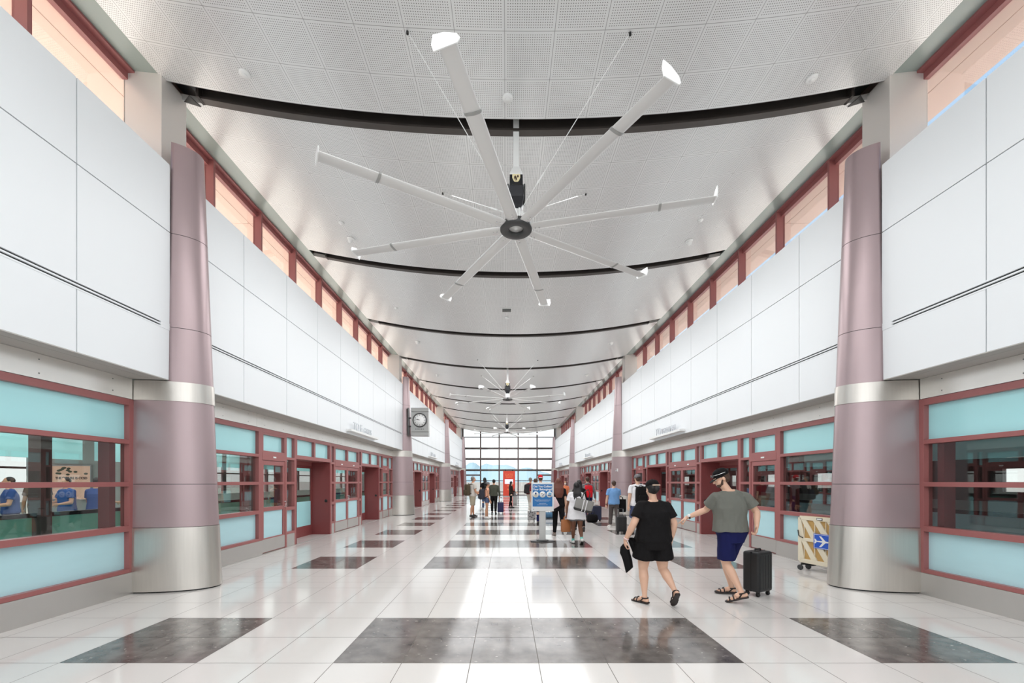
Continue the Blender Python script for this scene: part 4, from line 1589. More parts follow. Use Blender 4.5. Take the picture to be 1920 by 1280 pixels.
class Person:
    def __init__(s, label, loc, h=1.72, yaw=0, g=1.0, skin='light', female=False, legs=((12, 4), (-10, 8)), arms=((6, 8, 14), (-6, 8, 14)),
                 lean=(2, 0), head=(0, 0), voxel=0.009, toes=(6, -6), joints=None, group=None, spread=0.0):
        s.k = k = h / 1.75
        s.g, s.skin, s.fem, s.vox = g, SKIN[skin], female, voxel
        s.root = tag(empty('person', (loc[0], loc[1], 0), R(yaw)), label, 'person', group)
        bpy.context.view_layer.update()
        J = {}
        P = V(0, 0, 0.95 * k)
        T = Matrix.Rotation(R(-lean[0]), 3, 'X') @ Matrix.Rotation(R(lean[1]), 3, 'Y')
        s.T, s.P = T, P
        up = lambda p: P + T @ (V(*p) * k - P)
        sw = 0.168 if female else 0.19
        J['neck'] = up((0, -0.005, 1.475))
        J['head'] = up((0, 0.015, 1.635))
        for i, sd in enumerate((-1, 1)):
            c = 'LR'[i]
            f, kn = legs[i]
            hip = V(sd * (0.088 + 0.01 * (g - 1)), 0, 0.91) * k
            sp = R(spread)
            d1 = V(sd * math.sin(sp), math.sin(R(f)), -math.cos(R(f))).normalized()
            d2 = V(sd * math.sin(sp), math.sin(R(f - kn)), -math.cos(R(f - kn))).normalized()
            J['hip' + c] = hip
            J['knee' + c] = hip + d1 * 0.425 * k
            J['ankle' + c] = J['knee' + c] + d2 * 0.405 * k
            heel = max(0.0, kn - f - 6) if f < 0 else max(0.0, kn - f - 25) * 0.7
            J['pitch' + c] = min(65, heel)
            J['toe' + c] = toes[i]
            sh = up((sd * sw, -0.01, 1.388))
            fa, ab, el = arms[i]
            u1 = V(sd * math.sin(R(ab)), math.sin(R(fa)) * math.cos(R(ab)), -math.cos(R(fa)) * math.cos(R(ab)))
            u2 = V(sd * math.sin(R(ab * 0.4)), math.sin(R(fa + el)), -math.cos(R(fa + el)))
            u2.normalize()
            J['sho' + c] = sh
            J['elb' + c] = sh + u1 * 0.285 * k
            J['wri' + c] = J['elb' + c] + u2 * 0.25 * k
            J['hand' + c] = (u2, V(-sd, 0.25, 0))
            J['grip' + c] = (0.4, False)
        if joints:
            J.update(joints)
        s.J = J
        # ground the figure
        lo = min(J['ankle' + c].z - 0.075 * k - 0.0 - math.sin(R(J['pitch' + c])) * 0.13 * k for c in 'LR')
        if not (joints and joints.get('fixed')):
            for q, v in list(J.items()):
                if isinstance(v, Vector):
                    J[q] = v - V(0, 0, lo)
            s.P = P - V(0, 0, lo)
            s.up = lambda p, P0=P, dz=lo: P0 + T @ (V(*p) * k - P0) - V(0, 0, dz)
        else:
            s.up = up if not joints.get('up') else joints['up']
        s.make_body(head)

    def foot_axes(s, c):
        a = R(s.J['toe' + c])
        fwd = V(math.sin(-a), math.cos(a), 0)
        pt = R(s.J['pitch' + c])
        d = V(fwd.x * math.cos(pt), fwd.y * math.cos(pt), -math.sin(pt))
        return d, fwd

    def headM(s):
        return s._hm

    def make_body(s, head):
        k, J, g = s.k, s.J, s.g
        mb = MB()
        gw = lambda v: v * (1 + (g - 1) * 1.0)
        hipw = 0.172 if s.fem else 0.165
        prof = [(0.83, 0.13, 0.10), (0.92, hipw, 0.118), (1.0, 0.155, 0.108), (1.08, 0.138 if s.fem else 0.146, 0.1), (1.2, 0.148, 0.106), (1.32, 0.168, 0.112), (1.40, 0.155, 0.09), (1.45, 0.09, 0.066), (1.49, 0.056, 0.056)]
        s.prof = [(z, gw(a) if z < 1.36 else a * (1 + (g - 1) * 0.4), gw(b) if z < 1.36 else b) for z, a, b in prof]
        mb.loft([ring(s.up((0, 0, z)), a * k, b * k, s.T if z > 0.96 else None) for z, a, b in s.prof])
        # neck and head
        mb.cap(J['neck'] - V(0, 0, 0.03 * k), 0.056 * k, J['head'] - V(0, 0.012, 0.05) * k, 0.05 * k)
        M = Matrix.Rotation(R(head[0]), 3, 'Z') @ Matrix.Rotation(R(-head[1]), 3, 'X')
        s._hm = M
        hc = J['head']
        s.hp = hp = lambda x, y, z: hc + M @ (V(x, y, z) * k)
        mb.ell(hp(0, -0.012, 0.02), (0.074 * k, 0.093 * k, 0.092 * k), rot=M, nu=20, nv=14)
        mb.ell(hp(0, 0.03, -0.035), (0.06 * k, 0.063 * k, 0.075 * k), rot=M, nu=18, nv=12)
        mb.ell(hp(0, 0.055, -0.085), (0.033 * k, 0.033 * k, 0.025 * k), rot=M)          # chin
        mb.cap(hp(0, 0.088, 0.012), 0.010 * k, hp(0, 0.106, -0.028), 0.0145 * k, 10)      # nose
        mb.ell(hp(0, 0.083, -0.056), (0.024 * k, 0.012 * k, 0.0075 * k), rot=M)          # lips
        mb.ell(hp(0, 0.080, -0.068), (0.021 * k, 0.012 * k, 0.007 * k), rot=M)
        for sd in (-1, 1):
            mb.ell(hp(sd * 0.028, 0.074, 0.022), (0.021 * k, 0.014 * k, 0.007 * k), rot=M)  # brow
            mb.ell(hp(sd * 0.075, -0.012, -0.012), (0.010 * k, 0.018 * k, 0.03 * k), rot=M)  # ear
            mb.ell(hp(sd * 0.036, 0.06, -0.03), (0.022 * k, 0.02 * k, 0.018 * k), rot=M)    # cheek
        for c, sd in (('L', -1), ('R', 1)):
            th = 1 + (g - 1) * 0.9
            h_, kn, an = J['hip' + c], J['knee' + c], J['ankle' + c]
            mb.cap(h_, 0.092 * k * th, h_.lerp(kn, 0.5), 0.076 * k * th, 16)
            mb.cap(h_.lerp(kn, 0.5), 0.076 * k * th, kn, 0.055 * k * (1 + (g - 1) * 0.6), 16)
            calf = kn.lerp(an, 0.3) + V(0, -0.012 * k, 0)
            mb.cap(kn, 0.053 * k * (1 + (g - 1) * 0.5), calf, 0.056 * k * (1 + (g - 1) * 0.6), 16)
            mb.cap(calf, 0.056 * k * (1 + (g - 1) * 0.6), an.lerp(kn, 0.15), 0.036 * k, 14)
            mb.cap(an.lerp(kn, 0.15), 0.036 * k, an, 0.034 * k, 14)
            d, fwd = s.foot_axes(c)
            up_ = d.cross(V(fwd.y, -fwd.x, 0)) * -1
            if up_.z < 0:
                up_ = -up_
            heel = an - up_ * 0.035 * k - d * 0.03 * k
            ball = an - up_ * 0.05 * k + d * 0.125 * k
            mb.cap(heel, 0.034 * k, an.lerp(ball, 0.5), 0.036 * k)
            mb.cap(an, 0.035 * k, ball, 0.024 * k)
            Mf = Matrix((d.cross(up_), d, up_)).transposed()
            mb.ell(ball, (0.043 * k, 0.05 * k, 0.021 * k), rot=Mf)
            for q in range(5):
                tp = ball + d.cross(up_) * (0.03 - 0.0155 * q) * k * (-sd) * -1 + d * (0.06 - 0.006 * q) * k
                mb.cap(ball, 0.014 * k, tp, 0.0095 * k, 8)
            J['heel' + c], J['ball' + c], J['up' + c], J['dir' + c] = heel, ball, up_, d
            sh, el, wr = J['sho' + c], J['elb' + c], J['wri' + c]
            mb.ell(sh, (0.052 * k, 0.052 * k, 0.052 * k))
            mb.cap(s.up((sd * 0.05, -0.012, 1.45)), 0.04 * k, sh, 0.048 * k, 12)
            ar = 1 + (g - 1) * 0.8
            mb.cap(sh, 0.048 * k * ar, el, 0.039 * k * ar, 14)
            fm = el.lerp(wr, 0.3)
            mb.cap(el, 0.038 * k * ar, fm, 0.04 * k * ar, 14)
            mb.cap(fm, 0.04 * k * ar, wr, 0.0265 * k, 14)
            hd, hn = J['hand' + c]
            curl, pt = J['grip' + c]
            hand(mb, wr, hd, hn, J.get('thumb' + c, -sd), k, curl, pt)
        s.body = baked(mb, 'body', s.skin, s.root, s.vox, 2)

    # -------------------------------------------------------------- clothes
    def shirt(s, mat, hem=0.90, sleeve=0.55, loose=0.02, flare=0.0, name='shirt', sl_r=0.066):
        k, J = s.k, s.J
        mb = MB()
        rings = []
        zs = [hem, hem + 0.04, 1.0, 1.08, 1.16, 1.24, 1.32, 1.39, 1.43, 1.462]
        zs = sorted(set(z for z in zs if z >= hem))
        def ab(z):
            p = s.prof
            for (z0, a0, b0), (z1, a1, b1) in zip(p[:-1], p[1:]):
                if z0 <= z <= z1:
                    t = (z - z0) / (z1 - z0)
                    return a0 + (a1 - a0) * t, b0 + (b1 - b0) * t
            return p[0][1], p[0][2]
        for z in zs:
            a, b = ab(max(z, 0.84))
            e = loose * (1.0 if z < 1.3 else 0.55) + flare * max(0, 1.15 - z)
            if z < 1.2:
                a = max(a, ab(1.22)[0] * 0.97)
                b = max(b, ab(1.22)[1] * 0.97)
            if z > 1.45:
                a, b, e = 0.078, 0.07, 0.008
            rings.append(ring(s.up((0, 0, z)), (a + e) * k, (b + e) * k, s.T, e=2.2))
        mb.loft(rings)
        for c in 'LR':
            sh, el = J['sho' + c], J['elb' + c]
            wr = J['wri' + c]
            d = (el - sh).normalized()
            sd = -1 if c == 'L' else 1
            r0 = sl_r * k * (1 + (s.g - 1) * 0.8)
            ri = 0.061 * k * (1 + (s.g - 1) * 0.5)
            mb.cap(s.up((sd * 0.055, -0.012, 1.44)), 0.046 * k, sh, ri, 14)
            if sleeve <= 0:
                continue
            if sleeve <= 1.0:
                e1 = sh.lerp(el, sleeve)
                mb.ell(sh, (ri, ri, ri))
                mb.tube([sh - d * 0.005, sh.lerp(e1, 0.4), e1], [ri, ri * 0.5 + r0 * 0.52, r0 * 1.03], 18)
            else:
                e2 = el.lerp(wr, min(0.97, sleeve - 1))
                mb.ell(sh, (ri, ri, ri))
                mb.cap(sh, ri, el, r0 * 0.83, 16)
                mb.tube([el - (wr - el).normalized() * 0.01, el.lerp(e2, 0.5), e2], [r0 * 0.83, r0 * 0.78, r0 * 0.62], 16)
                mb.ell(el, (r0 * 0.84,) * 3)
        o = baked(mb, name, mat, s.root, s.vox, 3)
        s.folds(o)
        return o

    def folds(s, o, amt=1.0):
        """soft cloth folds"""
        if s.vox > 0.0082:
            return
        me = o.data
        n = len(me.vertices)
        co, no = [0.0] * (3 * n), [0.0] * (3 * n)
        me.vertices.foreach_get('co', co)
        me.vertices.foreach_get('normal', no)
        for q in range(0, 3 * n, 3):
            x, y, z = co[q:q + 3]
            f = mnoise.noise(V(x * 8 + z * 3, y * 8, z * 4.5)) + 0.5 * mnoise.noise(V(x * 19, y * 19 + z * 5, z * 10))
            for a in range(3):
                co[q + a] += no[q + a] * max(-0.1, f + 0.3) * 0.013 * amt
        me.vertices.foreach_set('co', co)
        me.update()

    def trousers(s, mat, hem=0.5, r0=0.1, r1=0.085, name='shorts', top=1.03, off=0.014):
        """hem: 0..1 along thigh+shank (1 = ankle)"""
        k, J = s.k, s.J
        mb = MB()
        rs = []
        for z in (0.785, 0.86, 0.92, 0.98, top):
            p = s.prof
            a, b = s.prof[0][1] * 0.86, s.prof[0][2] * 1.0
            for (z0, a0, b0), (z1, a1, b1) in zip(p[:-1], p[1:]):
                if z0 <= z <= z1:
                    t = (z - z0) / (z1 - z0)
                    a, b = a0 + (a1 - a0) * t, b0 + (b1 - b0) * t
            rs.append(ring(s.up((0, 0, z)) if z > 0.96 else V(0, 0, z * k + (s.P.z - 0.95 * k)), (a + off) * k, (b + off) * k))
        mb.loft(rs)
        th = 1 + (s.g - 1) * 0.9
        for c in 'LR':
            h_, kn, an = J['hip' + c], J['knee' + c], J['ankle' + c]
            mb.ell(h_, (r0 * k * th, r0 * k * th * 1.05, r0 * k * th))
            if hem <= 0.5:
                e = h_.lerp(kn, hem * 2)
                mb.tube([h_, h_.lerp(e, 0.5), e], [r0 * k * th, (r0 * 0.6 + r1 * 0.4) * k * th, r1 * k * th], 20)
            else:
                e = kn.lerp(an, (hem - 0.5) * 2)
                mb.cap(h_, r0 * k * th, kn, 0.068 * k * th, 16)
                mb.ell(kn, (0.069 * k * th,) * 3)
                mb.tube([kn, kn.lerp(e, 0.35) + V(0, -0.01 * k, 0), e], [0.068 * k * th, 0.066 * k * th, r1 * k], 18)
        o = baked(mb, name, mat, s.root, s.vox, 3)
        s.folds(o, 0.6)
        return o

    def shoe(s, mat, sole=None, sandal=False, sock=None):
        k, J = s.k, s.J
        for c in 'LR':
            heel, ball, up_, d = J['heel' + c], J['ball' + c], J['up' + c], J['dir' + c]
            an = J['ankle' + c]
            M = Matrix((d.cross(up_), d, up_)).transposed()
            mid = heel.lerp(ball, 0.55)
            if sandal:
                mb = MB()
                base = mid - up_ * 0.024 * k + d * 0.02 * k
                prof = [(-0.135, 0.028), (-0.12, 0.036), (-0.05, 0.033), (0.05, 0.045), (0.1, 0.046), (0.135, 0.036), (0.15, 0.015)]
                rr = []
                for y, w_ in prof:
                    c0 = base + d * y * k
                    rr.append([c0 + M @ V(xx * w_ * k, 0, zz * k) for xx, zz in ((-1, -0.011), (1, -0.011), (1, 0.011), (-1, 0.011))])
                mb.loft(rr, smooth=False)
                o = mb.build('sandal', mat, s.root, bevel=0.004)
                mb = MB()
                for y, z, hw in ((0.085, 0.012, 0.047), (0.035, 0.03, 0.045)):
                    pts = [base + M @ (V(hw * math.cos(t) * 1.04, y, (0.004 + (z + 0.03) * math.sin(t))) * k) for t in [PI * q / 10 for q in range(11)]]
                    mb.tube(pts, 0.0085 * k, 8)
                pts = [an + M @ (V(0.04 * math.cos(t), 0.042 * math.sin(t) - 0.004, -0.004) * k) for t in [2 * PI * q / 14 for q in range(15)]]
                mb.tube(pts, 0.0085 * k, 8)
                for sd in (-1, 1):
                    mb.tube([an + M @ (V(sd * 0.041, 0.0, -0.004) * k), base + M @ (V(sd * 0.04, -0.02, 0.008) * k)], 0.0085 * k, 8)
                mb.build('strap', mat, o)
            else:
                mb = MB()
                mb.cap(heel + up_ * 0.005 * k, 0.042 * k, mid, 0.044 * k)
                mb.cap(an + up_ * 0.005 * k, 0.043 * k, ball, 0.034 * k)
                mb.ell(ball + d * 0.015 * k, (0.049 * k, 0.07 * k, 0.033 * k), rot=M)
                o = baked(mb, 'shoe', mat, s.root, max(0.007, s.vox * 0.8), 2)
                if sole:
                    mb = MB()
                    rr = []
                    base = mid - up_ * 0.036 * k + d * 0.022 * k
                    for y, w_ in [(-0.125, 0.028), (-0.11, 0.038), (0, 0.04), (0.08, 0.05), (0.12, 0.04), (0.14, 0.02)]:
                        c0 = base + d * y * k
                        rr.append([c0 + M @ V(xx * w_ * k, 0, zz * k) for xx, zz in ((-1, -0.012), (1, -0.012), (1, 0.012), (-1, 0.012))])
                    mb.loft(rr, smooth=False)
                    mb.build('sole', sole, o, bevel=0.004)
                if sock:
                    mb = MB()
                    kn = J['knee' + c]
                    mb.tube([an - up_ * 0.02 * k, an.lerp(kn, 0.16)], [0.042 * k, 0.043 * k], 16)
                    mb.build('sock', sock, o)

    def hair(s, mat, kind='short'):
        k, hp, M = s.k, s.hp, s._hm
        mb = MB()
        mb.ell(hp(0, -0.026, 0.032), (0.081 * k, 0.091 * k, 0.09 * k), rot=M, nu=20, nv=14)
        if kind != 'bald':
            mb.ell(hp(0, -0.055, -0.01), (0.07 * k, 0.055 * k, 0.07 * k), rot=M)
        if kind in ('long', 'braids', 'wide', 'bun', 'tail'):
            mb.ell(hp(0, -0.03, 0.02), (0.087 * k, 0.095 * k, 0.1 * k), rot=M)
        if kind == 'long' or kind == 'wide':
            w_ = 0.10 if kind == 'long' else 0.145
            L = 0.34 if kind == 'long' else 0.30
            b = s.J['neck']
            mb.loft([ring(hp(0, -0.04, 0.05), 0.08 * k, 0.07 * k), ring(hp(0, -0.055, -0.06), w_ * 0.95 * k, 0.065 * k), ring(b + V(0, -0.085, -0.02) * k, w_ * k, 0.055 * k), ring(b + V(0, -0.115, -0.02 - L * 0.5) * k, w_ * 0.95 * k, 0.045 * k), ring(b + V(0, -0.12, 0.0 - L) * k, w_ * 0.6 * k, 0.025 * k)])
        if kind == 'braids':
            random.seed(3)
            b = s.J['neck']
            for q in range(26):
                x = -0.085 + 0.17 * (q % 13) / 12
                y = -0.075 - 0.022 * (q // 13)
                L = random.uniform(0.22, 0.36)
                pts = [hp(x * 0.9, y * 0.7, 0.02), hp(x * 1.05, y, -0.08), b + V(x * 1.25, y - 0.045, -0.05) * k, b + V(x * 1.3 + random.uniform(-0.02, 0.02), y - 0.06, -0.05 - L * 0.6) * k, b + V(x * 1.3 + random.uniform(-0.03, 0.03), y - 0.055, -0.05 - L) * k]
                mb.tube(pts, [0.012 * k, 0.013 * k, 0.012 * k, 0.011 * k, 0.007 * k], 7)
        if kind == 'bun':
            mb.ell(hp(0, -0.125, -0.01), (0.04 * k, 0.04 * k, 0.045 * k), rot=M)
        if kind == 'tail':
            mb.tube([hp(0, -0.1, 0.0), hp(0, -0.145, -0.05), hp(0, -0.14, -0.17)], [0.022 * k, 0.026 * k, 0.01 * k], 10)
        return baked(mb, 'hair', mat, s.root, max(0.007, s.vox * 0.8), 2)

    def cap(s, mat, back=False, strap=None, tilt=0):
        k, hp, M = s.k, s.hp, s._hm
        MM = M @ Matrix.Rotation(R(tilt), 3, 'X')
        prof = [(0.094, -0.005), (0.098, 0.02), (0.094, 0.05), (0.074, 0.082), (0.04, 0.1), (0.0, 0.106)]
        mb = MB()
        c0 = hp(0, -0.016, 0.03)
        rings = [[c0 + MM @ (V(0.9 * r * math.cos(2 * PI * j / 28), 1.06 * r * math.sin(2 * PI * j / 28), z) * k) for j in range(28)] for r, z in prof]
        mb.loft(rings)
        o = mb.build('cap', mat, s.root)
        mb = MB()
        sg = -1 if back else 1
        a, b = [], []
        for j in range(13):
            t = PI * j / 12
            p = V(0.082 * math.cos(t), sg * (0.055 + 0.115 * math.sin(t) ** 0.8), 0.004 - 0.022 * math.sin(t) + 0.0 * t)
            a.append(c0 + MM @ (p * k))
            b.append(c0 + MM @ ((p + V(0, 0, 0.006)) * k))
        mb.loft([a, b], smooth=False)
        mb.build('brim', mat, o)
        mb = MB()
        mb.ell(c0 + MM @ (V(0, 0, 0.107) * k), (0.008 * k, 0.008 * k, 0.005 * k))
        mb.build('button', mat, o)
        if strap:
            mb = MB()
            pts = [c0 + MM @ (V(0.058 * math.cos(t), -0.101 - 0.006 * math.sin(t), 0.012 + 0.0 * math.sin(t)) * k) for t in [PI * q / 8 for q in range(9)]]
            mb.tube(pts, 0.009 * k, 8)
            mb.build('strap', strap, o)
        return o

    def face(s):
        k, hp, M = s.k, s.hp, s._hm
        for sd in (-1, 1):
            mb = MB()
            mb.ell(hp(sd * 0.030, 0.078, 0.004), (0.0125 * k, 0.0095 * k, 0.008 * k), rot=M)
            e = mb.build('eye', WHITE, s.root)
            mb = MB()
            mb.ell(hp(sd * 0.030, 0.086, 0.003), (0.0055 * k, 0.003 * k, 0.0055 * k), rot=M)
            mb.build('iris', BLACK, e)

    def world(s, p):
        """local point -> world"""
        return Matrix.Translation(s.root.location) @ Matrix.Rotation(s.root.rotation_euler.z, 4, 'Z') @ V(*p)

# ------------------------------------------------------------------ bags
def rbox(mb, w_, d, h, z0, r=0.35, n=5, top=0.9, c=(0, 0)):
    """soft box: stacked super-ellipse rings"""
    zs = [0, 0.06, 0.2, 0.5, 0.8, 0.94, 1.0]
    sc = [0.82, 0.95, 1.0, 1.0, 0.97, top, top * 0.75]
    mb.loft([ring((c[0], c[1], z0 + h * t), w_ / 2 * q, d / 2 * q, e=4.5) for t, q in zip(zs, sc)])

def backpack(p, mat, label, w_=0.30, h=0.44, d=0.16, trim=None, tilt=0):
    """worn on a person's back"""
    k = p.k
    c = p.up((0, -0.125 - 0.03 * p.g, 1.17)) 
    o = tag(empty('backpack', p.world((c.x, c.y - d / 2, c.z - h / 2)), p.root.rotation_euler.z), label, 'backpack')
    o.rotation_euler = (R(tilt), 0, p.root.rotation_euler.z)
    mb = MB()
    rbox(mb, w_, d, h, 0)
    mb.build('body', mat, o)
    mb = MB()
    rbox(mb, w_ * 0.8, 0.07, h * 0.45, 0.03, c=(0, -d / 2 - 0.012))
    mb.build('front_pocket', mat, o)
    mb = MB()
    mb.tube([(-0.03, d / 2 - 0.04, h * 0.97), (-0.025, d / 2 - 0.04, h + 0.04), (0.025, d / 2 - 0.04, h + 0.04), (0.03, d / 2 - 0.04, h * 0.97)], 0.009, 8)
    mb.build('grab_loop', trim or mat, o)
    for sd in (-1, 1):
        mb = MB()
        pts = [(sd * 0.07, d / 2 - 0.03, h * 0.93), (sd * 0.11, d / 2 + 0.05, h * 1.02), (sd * 0.125, d / 2 + 0.19, h * 0.95), (sd * 0.135, d / 2 + 0.22, h * 0.65), (sd * 0.14, d / 2 + 0.12, h * 0.3), (sd * 0.12, d / 2 - 0.03, h * 0.12)]
        mb.tube(pts, 0.017, 8)
        mb.build('strap', trim or mat, o)
    return o

def suitcase(loc, rz, mat, label, w_=0.36, d=0.24, h=0.55, handle=0.0, wheel=None, rib=True):
    o = tag(empty('suitcase', (loc[0], loc[1], 0), R(rz)), label, 'suitcase')
    mb = MB()
    mb.box(-w_ / 2, w_ / 2, -d / 2, d / 2, 0.065, 0.065 + h)
    mb.build('shell', mat, o, bevel=0.03)
    if rib:
        mb = MB()
        for q in range(5):
            x = -w_ * 0.36 + w_ * 0.18 * q
            mb.box(x - 0.012, x + 0.012, -d / 2 - 0.004, d / 2 + 0.004, 0.11, 0.02 + h)
        mb.build('rib', mat, o, bevel=0.003)
    mb = MB()
    mb.box(-w_ / 2 - 0.003, w_ / 2 + 0.003, -0.008, 0.008, 0.068, 0.068 + h)
    mb.build('zipper', BLACK, o, bevel=0.003)
    mb = MB()
    mb.tube([(-0.07, 0, h + 0.06), (-0.06, 0, h + 0.092), (0.06, 0, h + 0.092), (0.07, 0, h + 0.06)], 0.011, 8)
    mb.build('grab_handle', BLACK, o)
    for sx in (-1, 1):
        for sy in (-1, 1):
            mb = MB()
            x, y = sx * (w_ / 2 - 0.05), sy * (d / 2 - 0.045)
            mb.box(x - 0.016, x + 0.016, y - 0.02, y + 0.02, 0.045, 0.07)
            mb.lathe([(0.006, -0.013), (0.027, -0.013), (0.028, 0.0), (0.027, 0.013), (0.006, 0.013)], (x, y, 0.028), 14, rot=Matrix.Rotation(PI / 2, 3, 'Y'))
            mb.build('wheel', wheel or BLACK, o)
    if handle:
        mb = MB()
        for sx in (-1, 1):
            mb.tube([(sx * 0.08, d / 2 - 0.03, h + 0.05), (sx * 0.08, d / 2 - 0.03, h + handle)], 0.008, 8)
        mb.build('pull_handle', CHROME, o)
        mb = MB()
        mb.tube([(-0.095, d / 2 - 0.03, h + handle), (0.095, d / 2 - 0.03, h + handle)], 0.015, 10)
        mb.build('pull_grip', BLACK, o)
    return o

def tote(loc, rot, mat, label, w_=0.4, d=0.14, h=0.28, strap=0.2, base=None, stripe=None, name='tote_bag', cat='bag'):
    o = tag(empty(name, loc), label, cat)
    o.rotation_euler = rot
    mb = MB()
    mb.loft([ring((0, 0, z), w_ / 2 * q, d / 2 * t, e=5) for z, q, t in ((0, 0.9, 0.9), (0.03 * h / 0.28, 0.98, 1.0), (h * 0.6, 1.0, 0.8), (h, 1.0, 0.45))])
    b = mb.build('body', mat, o)
    if base:
        mb = MB()
        mb.loft([ring((0, 0, z), w_ / 2 * q, d / 2 * q, e=5) for z, q in ((-0.004, 0.92), (0.02, 1.01), (h * 0.2, 1.015))])
        mb.build('base_panel', base, o)
    if stripe:
        for x in (-0.035, 0.045):
            mb = MB()
            mb.box(x - 0.01, x + 0.01, -d / 2 * 1.0 - 0.003, -d / 2 * 0.3, h * 0.02, h * 0.98)
            mb.build('stripe', stripe, b)
    for sy in (-1, 1):
        mb = MB()
        mb.tube([(-w_ * 0.2, sy * d * 0.2, h * 0.95), (-w_ * 0.17, sy * d * 0.15, h + strap * 0.6), (0, sy * d * 0.1, h + strap), (w_ * 0.17, sy * d * 0.15, h + strap * 0.6), (w_ * 0.2, sy * d * 0.2, h * 0.95)], 0.009, 8)
        mb.build('strap', base or mat, o)
    return o

# ------------------------------------------------------------------ the walking couple
K_BLACK = cloth('cloth_black', (22, 20, 21))
K_GREYT = cloth('cloth_greygreen', (112, 113, 106))
K_NAVY = cloth('cloth_navy', (26, 30, 78))
K_WHITE = cloth('cloth_white', (236, 234, 236))
K_OLIVE = cloth('cloth_olive', (78, 80, 70))
K_KHAKI = cloth('cloth_khaki', (176, 166, 146))
K_BLUE = cloth('cloth_blue', (120, 164, 214))
K_JEAN = cloth('cloth_greyjean', (92, 84, 82))
K_DENIM = cloth('cloth_denim', (78, 92, 122))
K_PEACH = cloth('cloth_peach', (236, 172, 144))
K_GREY = cloth('cloth_grey', (120, 118, 120))
K_LGREY = cloth('cloth_lightgrey', (206, 200, 192))
K_MAROON = cloth('cloth_maroon', (130, 40, 48))
K_REDB = cloth('cloth_red', (206, 28, 40), 0.6)
K_OLIVEB = cloth('cloth_oliveback', (84, 74, 58))
LEATH = pm('leather_dark', (40, 30, 28), 0.5)

def woman_black():
    Y0 = 5.5
    k = 0.00708
    x0, y0 = at(1225, Y0), Y0
    q = lambda px, py, dy: V((px - 1225) * k, dy, EYE + (VY - py) * k)
    J = {
        'fixed': True,
        'head': V(-0.02, 0.0, 1.515), 'neck': V(0.0, -0.01, 1.36),
        'hipL': V(-0.10, 0.0, 0.84), 'kneeL': q(1209, 1066, 0.07), 'ankleL': q(1209, 1117, 0.0) * 1.0,
        'hipR': V(0.10, 0.0, 0.84), 'kneeR': q(1245, 1066, 0.05), 'ankleR': q(1255, 1112, -0.20),
        'pitchL': 3, 'pitchR': 48, 'toeL': 35, 'toeR': -3,
        'shoL': V(-0.165, -0.01, 1.285), 'elbL': V(-0.275, -0.05, 1.06), 'wriL': V(-0.365, 0.02, 0.83),
        'shoR': V(0.17, -0.01, 1.285), 'elbR': V(0.262, -0.03, 1.06), 'wriR': V(0.245, 0.03, 0.83),
        'handL': (V(0.0, 0.15, -1), V(1, 0.2, 0)), 'handR': (V(0.06, 0.2, -1), V(-1, 0.2, 0)),
        'gripL': (0.9, False), 'gripR': (0.4, False),
    }
    J['ankleL'].z = 0.08
    J['ankleR'].z = 0.205
    kk = 1.62 / 1.75
    up = lambda p: V(p[0] * kk, p[1] * kk, p[2] * kk - 0.01)
    J['up'] = up
    p = Person('woman walking away in black T-shirt, black shorts and black cap, jacket in hand', (x0, y0), 1.62, 0, 1.34, 'light', True, joints=J, voxel=0.0065, head=(12, 6))
    p.shirt(K_BLACK, 0.90, 0.66, 0.035, sl_r=0.068)
    # flared shorts
    p.trousers(K_BLACK, 0.31, 0.105, 0.125, top=1.02, off=0.03)
    p.shoe(LEATH, sandal=True)
    p.hair(HAIRS['black'], 'bun')
    p.cap(K_BLACK, back=False, strap=cloth('strap_beige', (206, 180, 160)))
    p.face()
    mb = MB()
    w_ = J['wriL']
    d = (J['wriL'] - J['elbL']).normalized()
    M = frame_to(d)
    mb.lathe([(0.031, -0.008), (0.036, -0.008), (0.036, 0.008), (0.031, 0.008), (0.031, -0.008)], w_ - d * 0.03, 24, rot=M, caps=False)
    mb.build('bracelet', pm('pink_band', (240, 206, 204), 0.5), p.root)
    # black jacket hanging from her hand: pleated, two tails
    o = tag(empty('jacket', p.world((w_.x, w_.y, 0))), 'black jacket hanging from the hand of the woman in black', 'jacket')
    mb = MB()
    def tail(pts, ws, ph):
        rs = []
        for i, (c, w2) in enumerate(zip(pts, ws)):
            r = []
            for j in range(20):
                t = 2 * PI * j / 20
                f = 1 + 0.22 * math.sin(5 * t + ph + i * 0.5)
                r.append(V(*c) + V(w2 * f * math.cos(t), w2 * 0.55 * f * math.sin(t), 0))
            rs.append(r)
        mb.loft(rs)
    zt = w_.z - 0.09
    tail([(0.02, 0.03, zt + 0.06), (0.0, 0.02, zt), (0.0, 0.02, zt - 0.08), (0.03, 0.02, zt - 0.17), (0.05, 0.02, zt - 0.27), (0.02, 0.02, zt - 0.34)], [0.02, 0.05, 0.06, 0.055, 0.05, 0.008], 0)
    tail([(0.03, 0.04, zt + 0.1), (0.09, 0.05, zt + 0.12), (0.14, 0.06, zt + 0.02), (0.17, 0.06, zt - 0.1)], [0.025, 0.05, 0.06, 0.045], 1)
    mb.build('cloth_fold', K_BLACK, o)
    return p
W1 = woman_black()

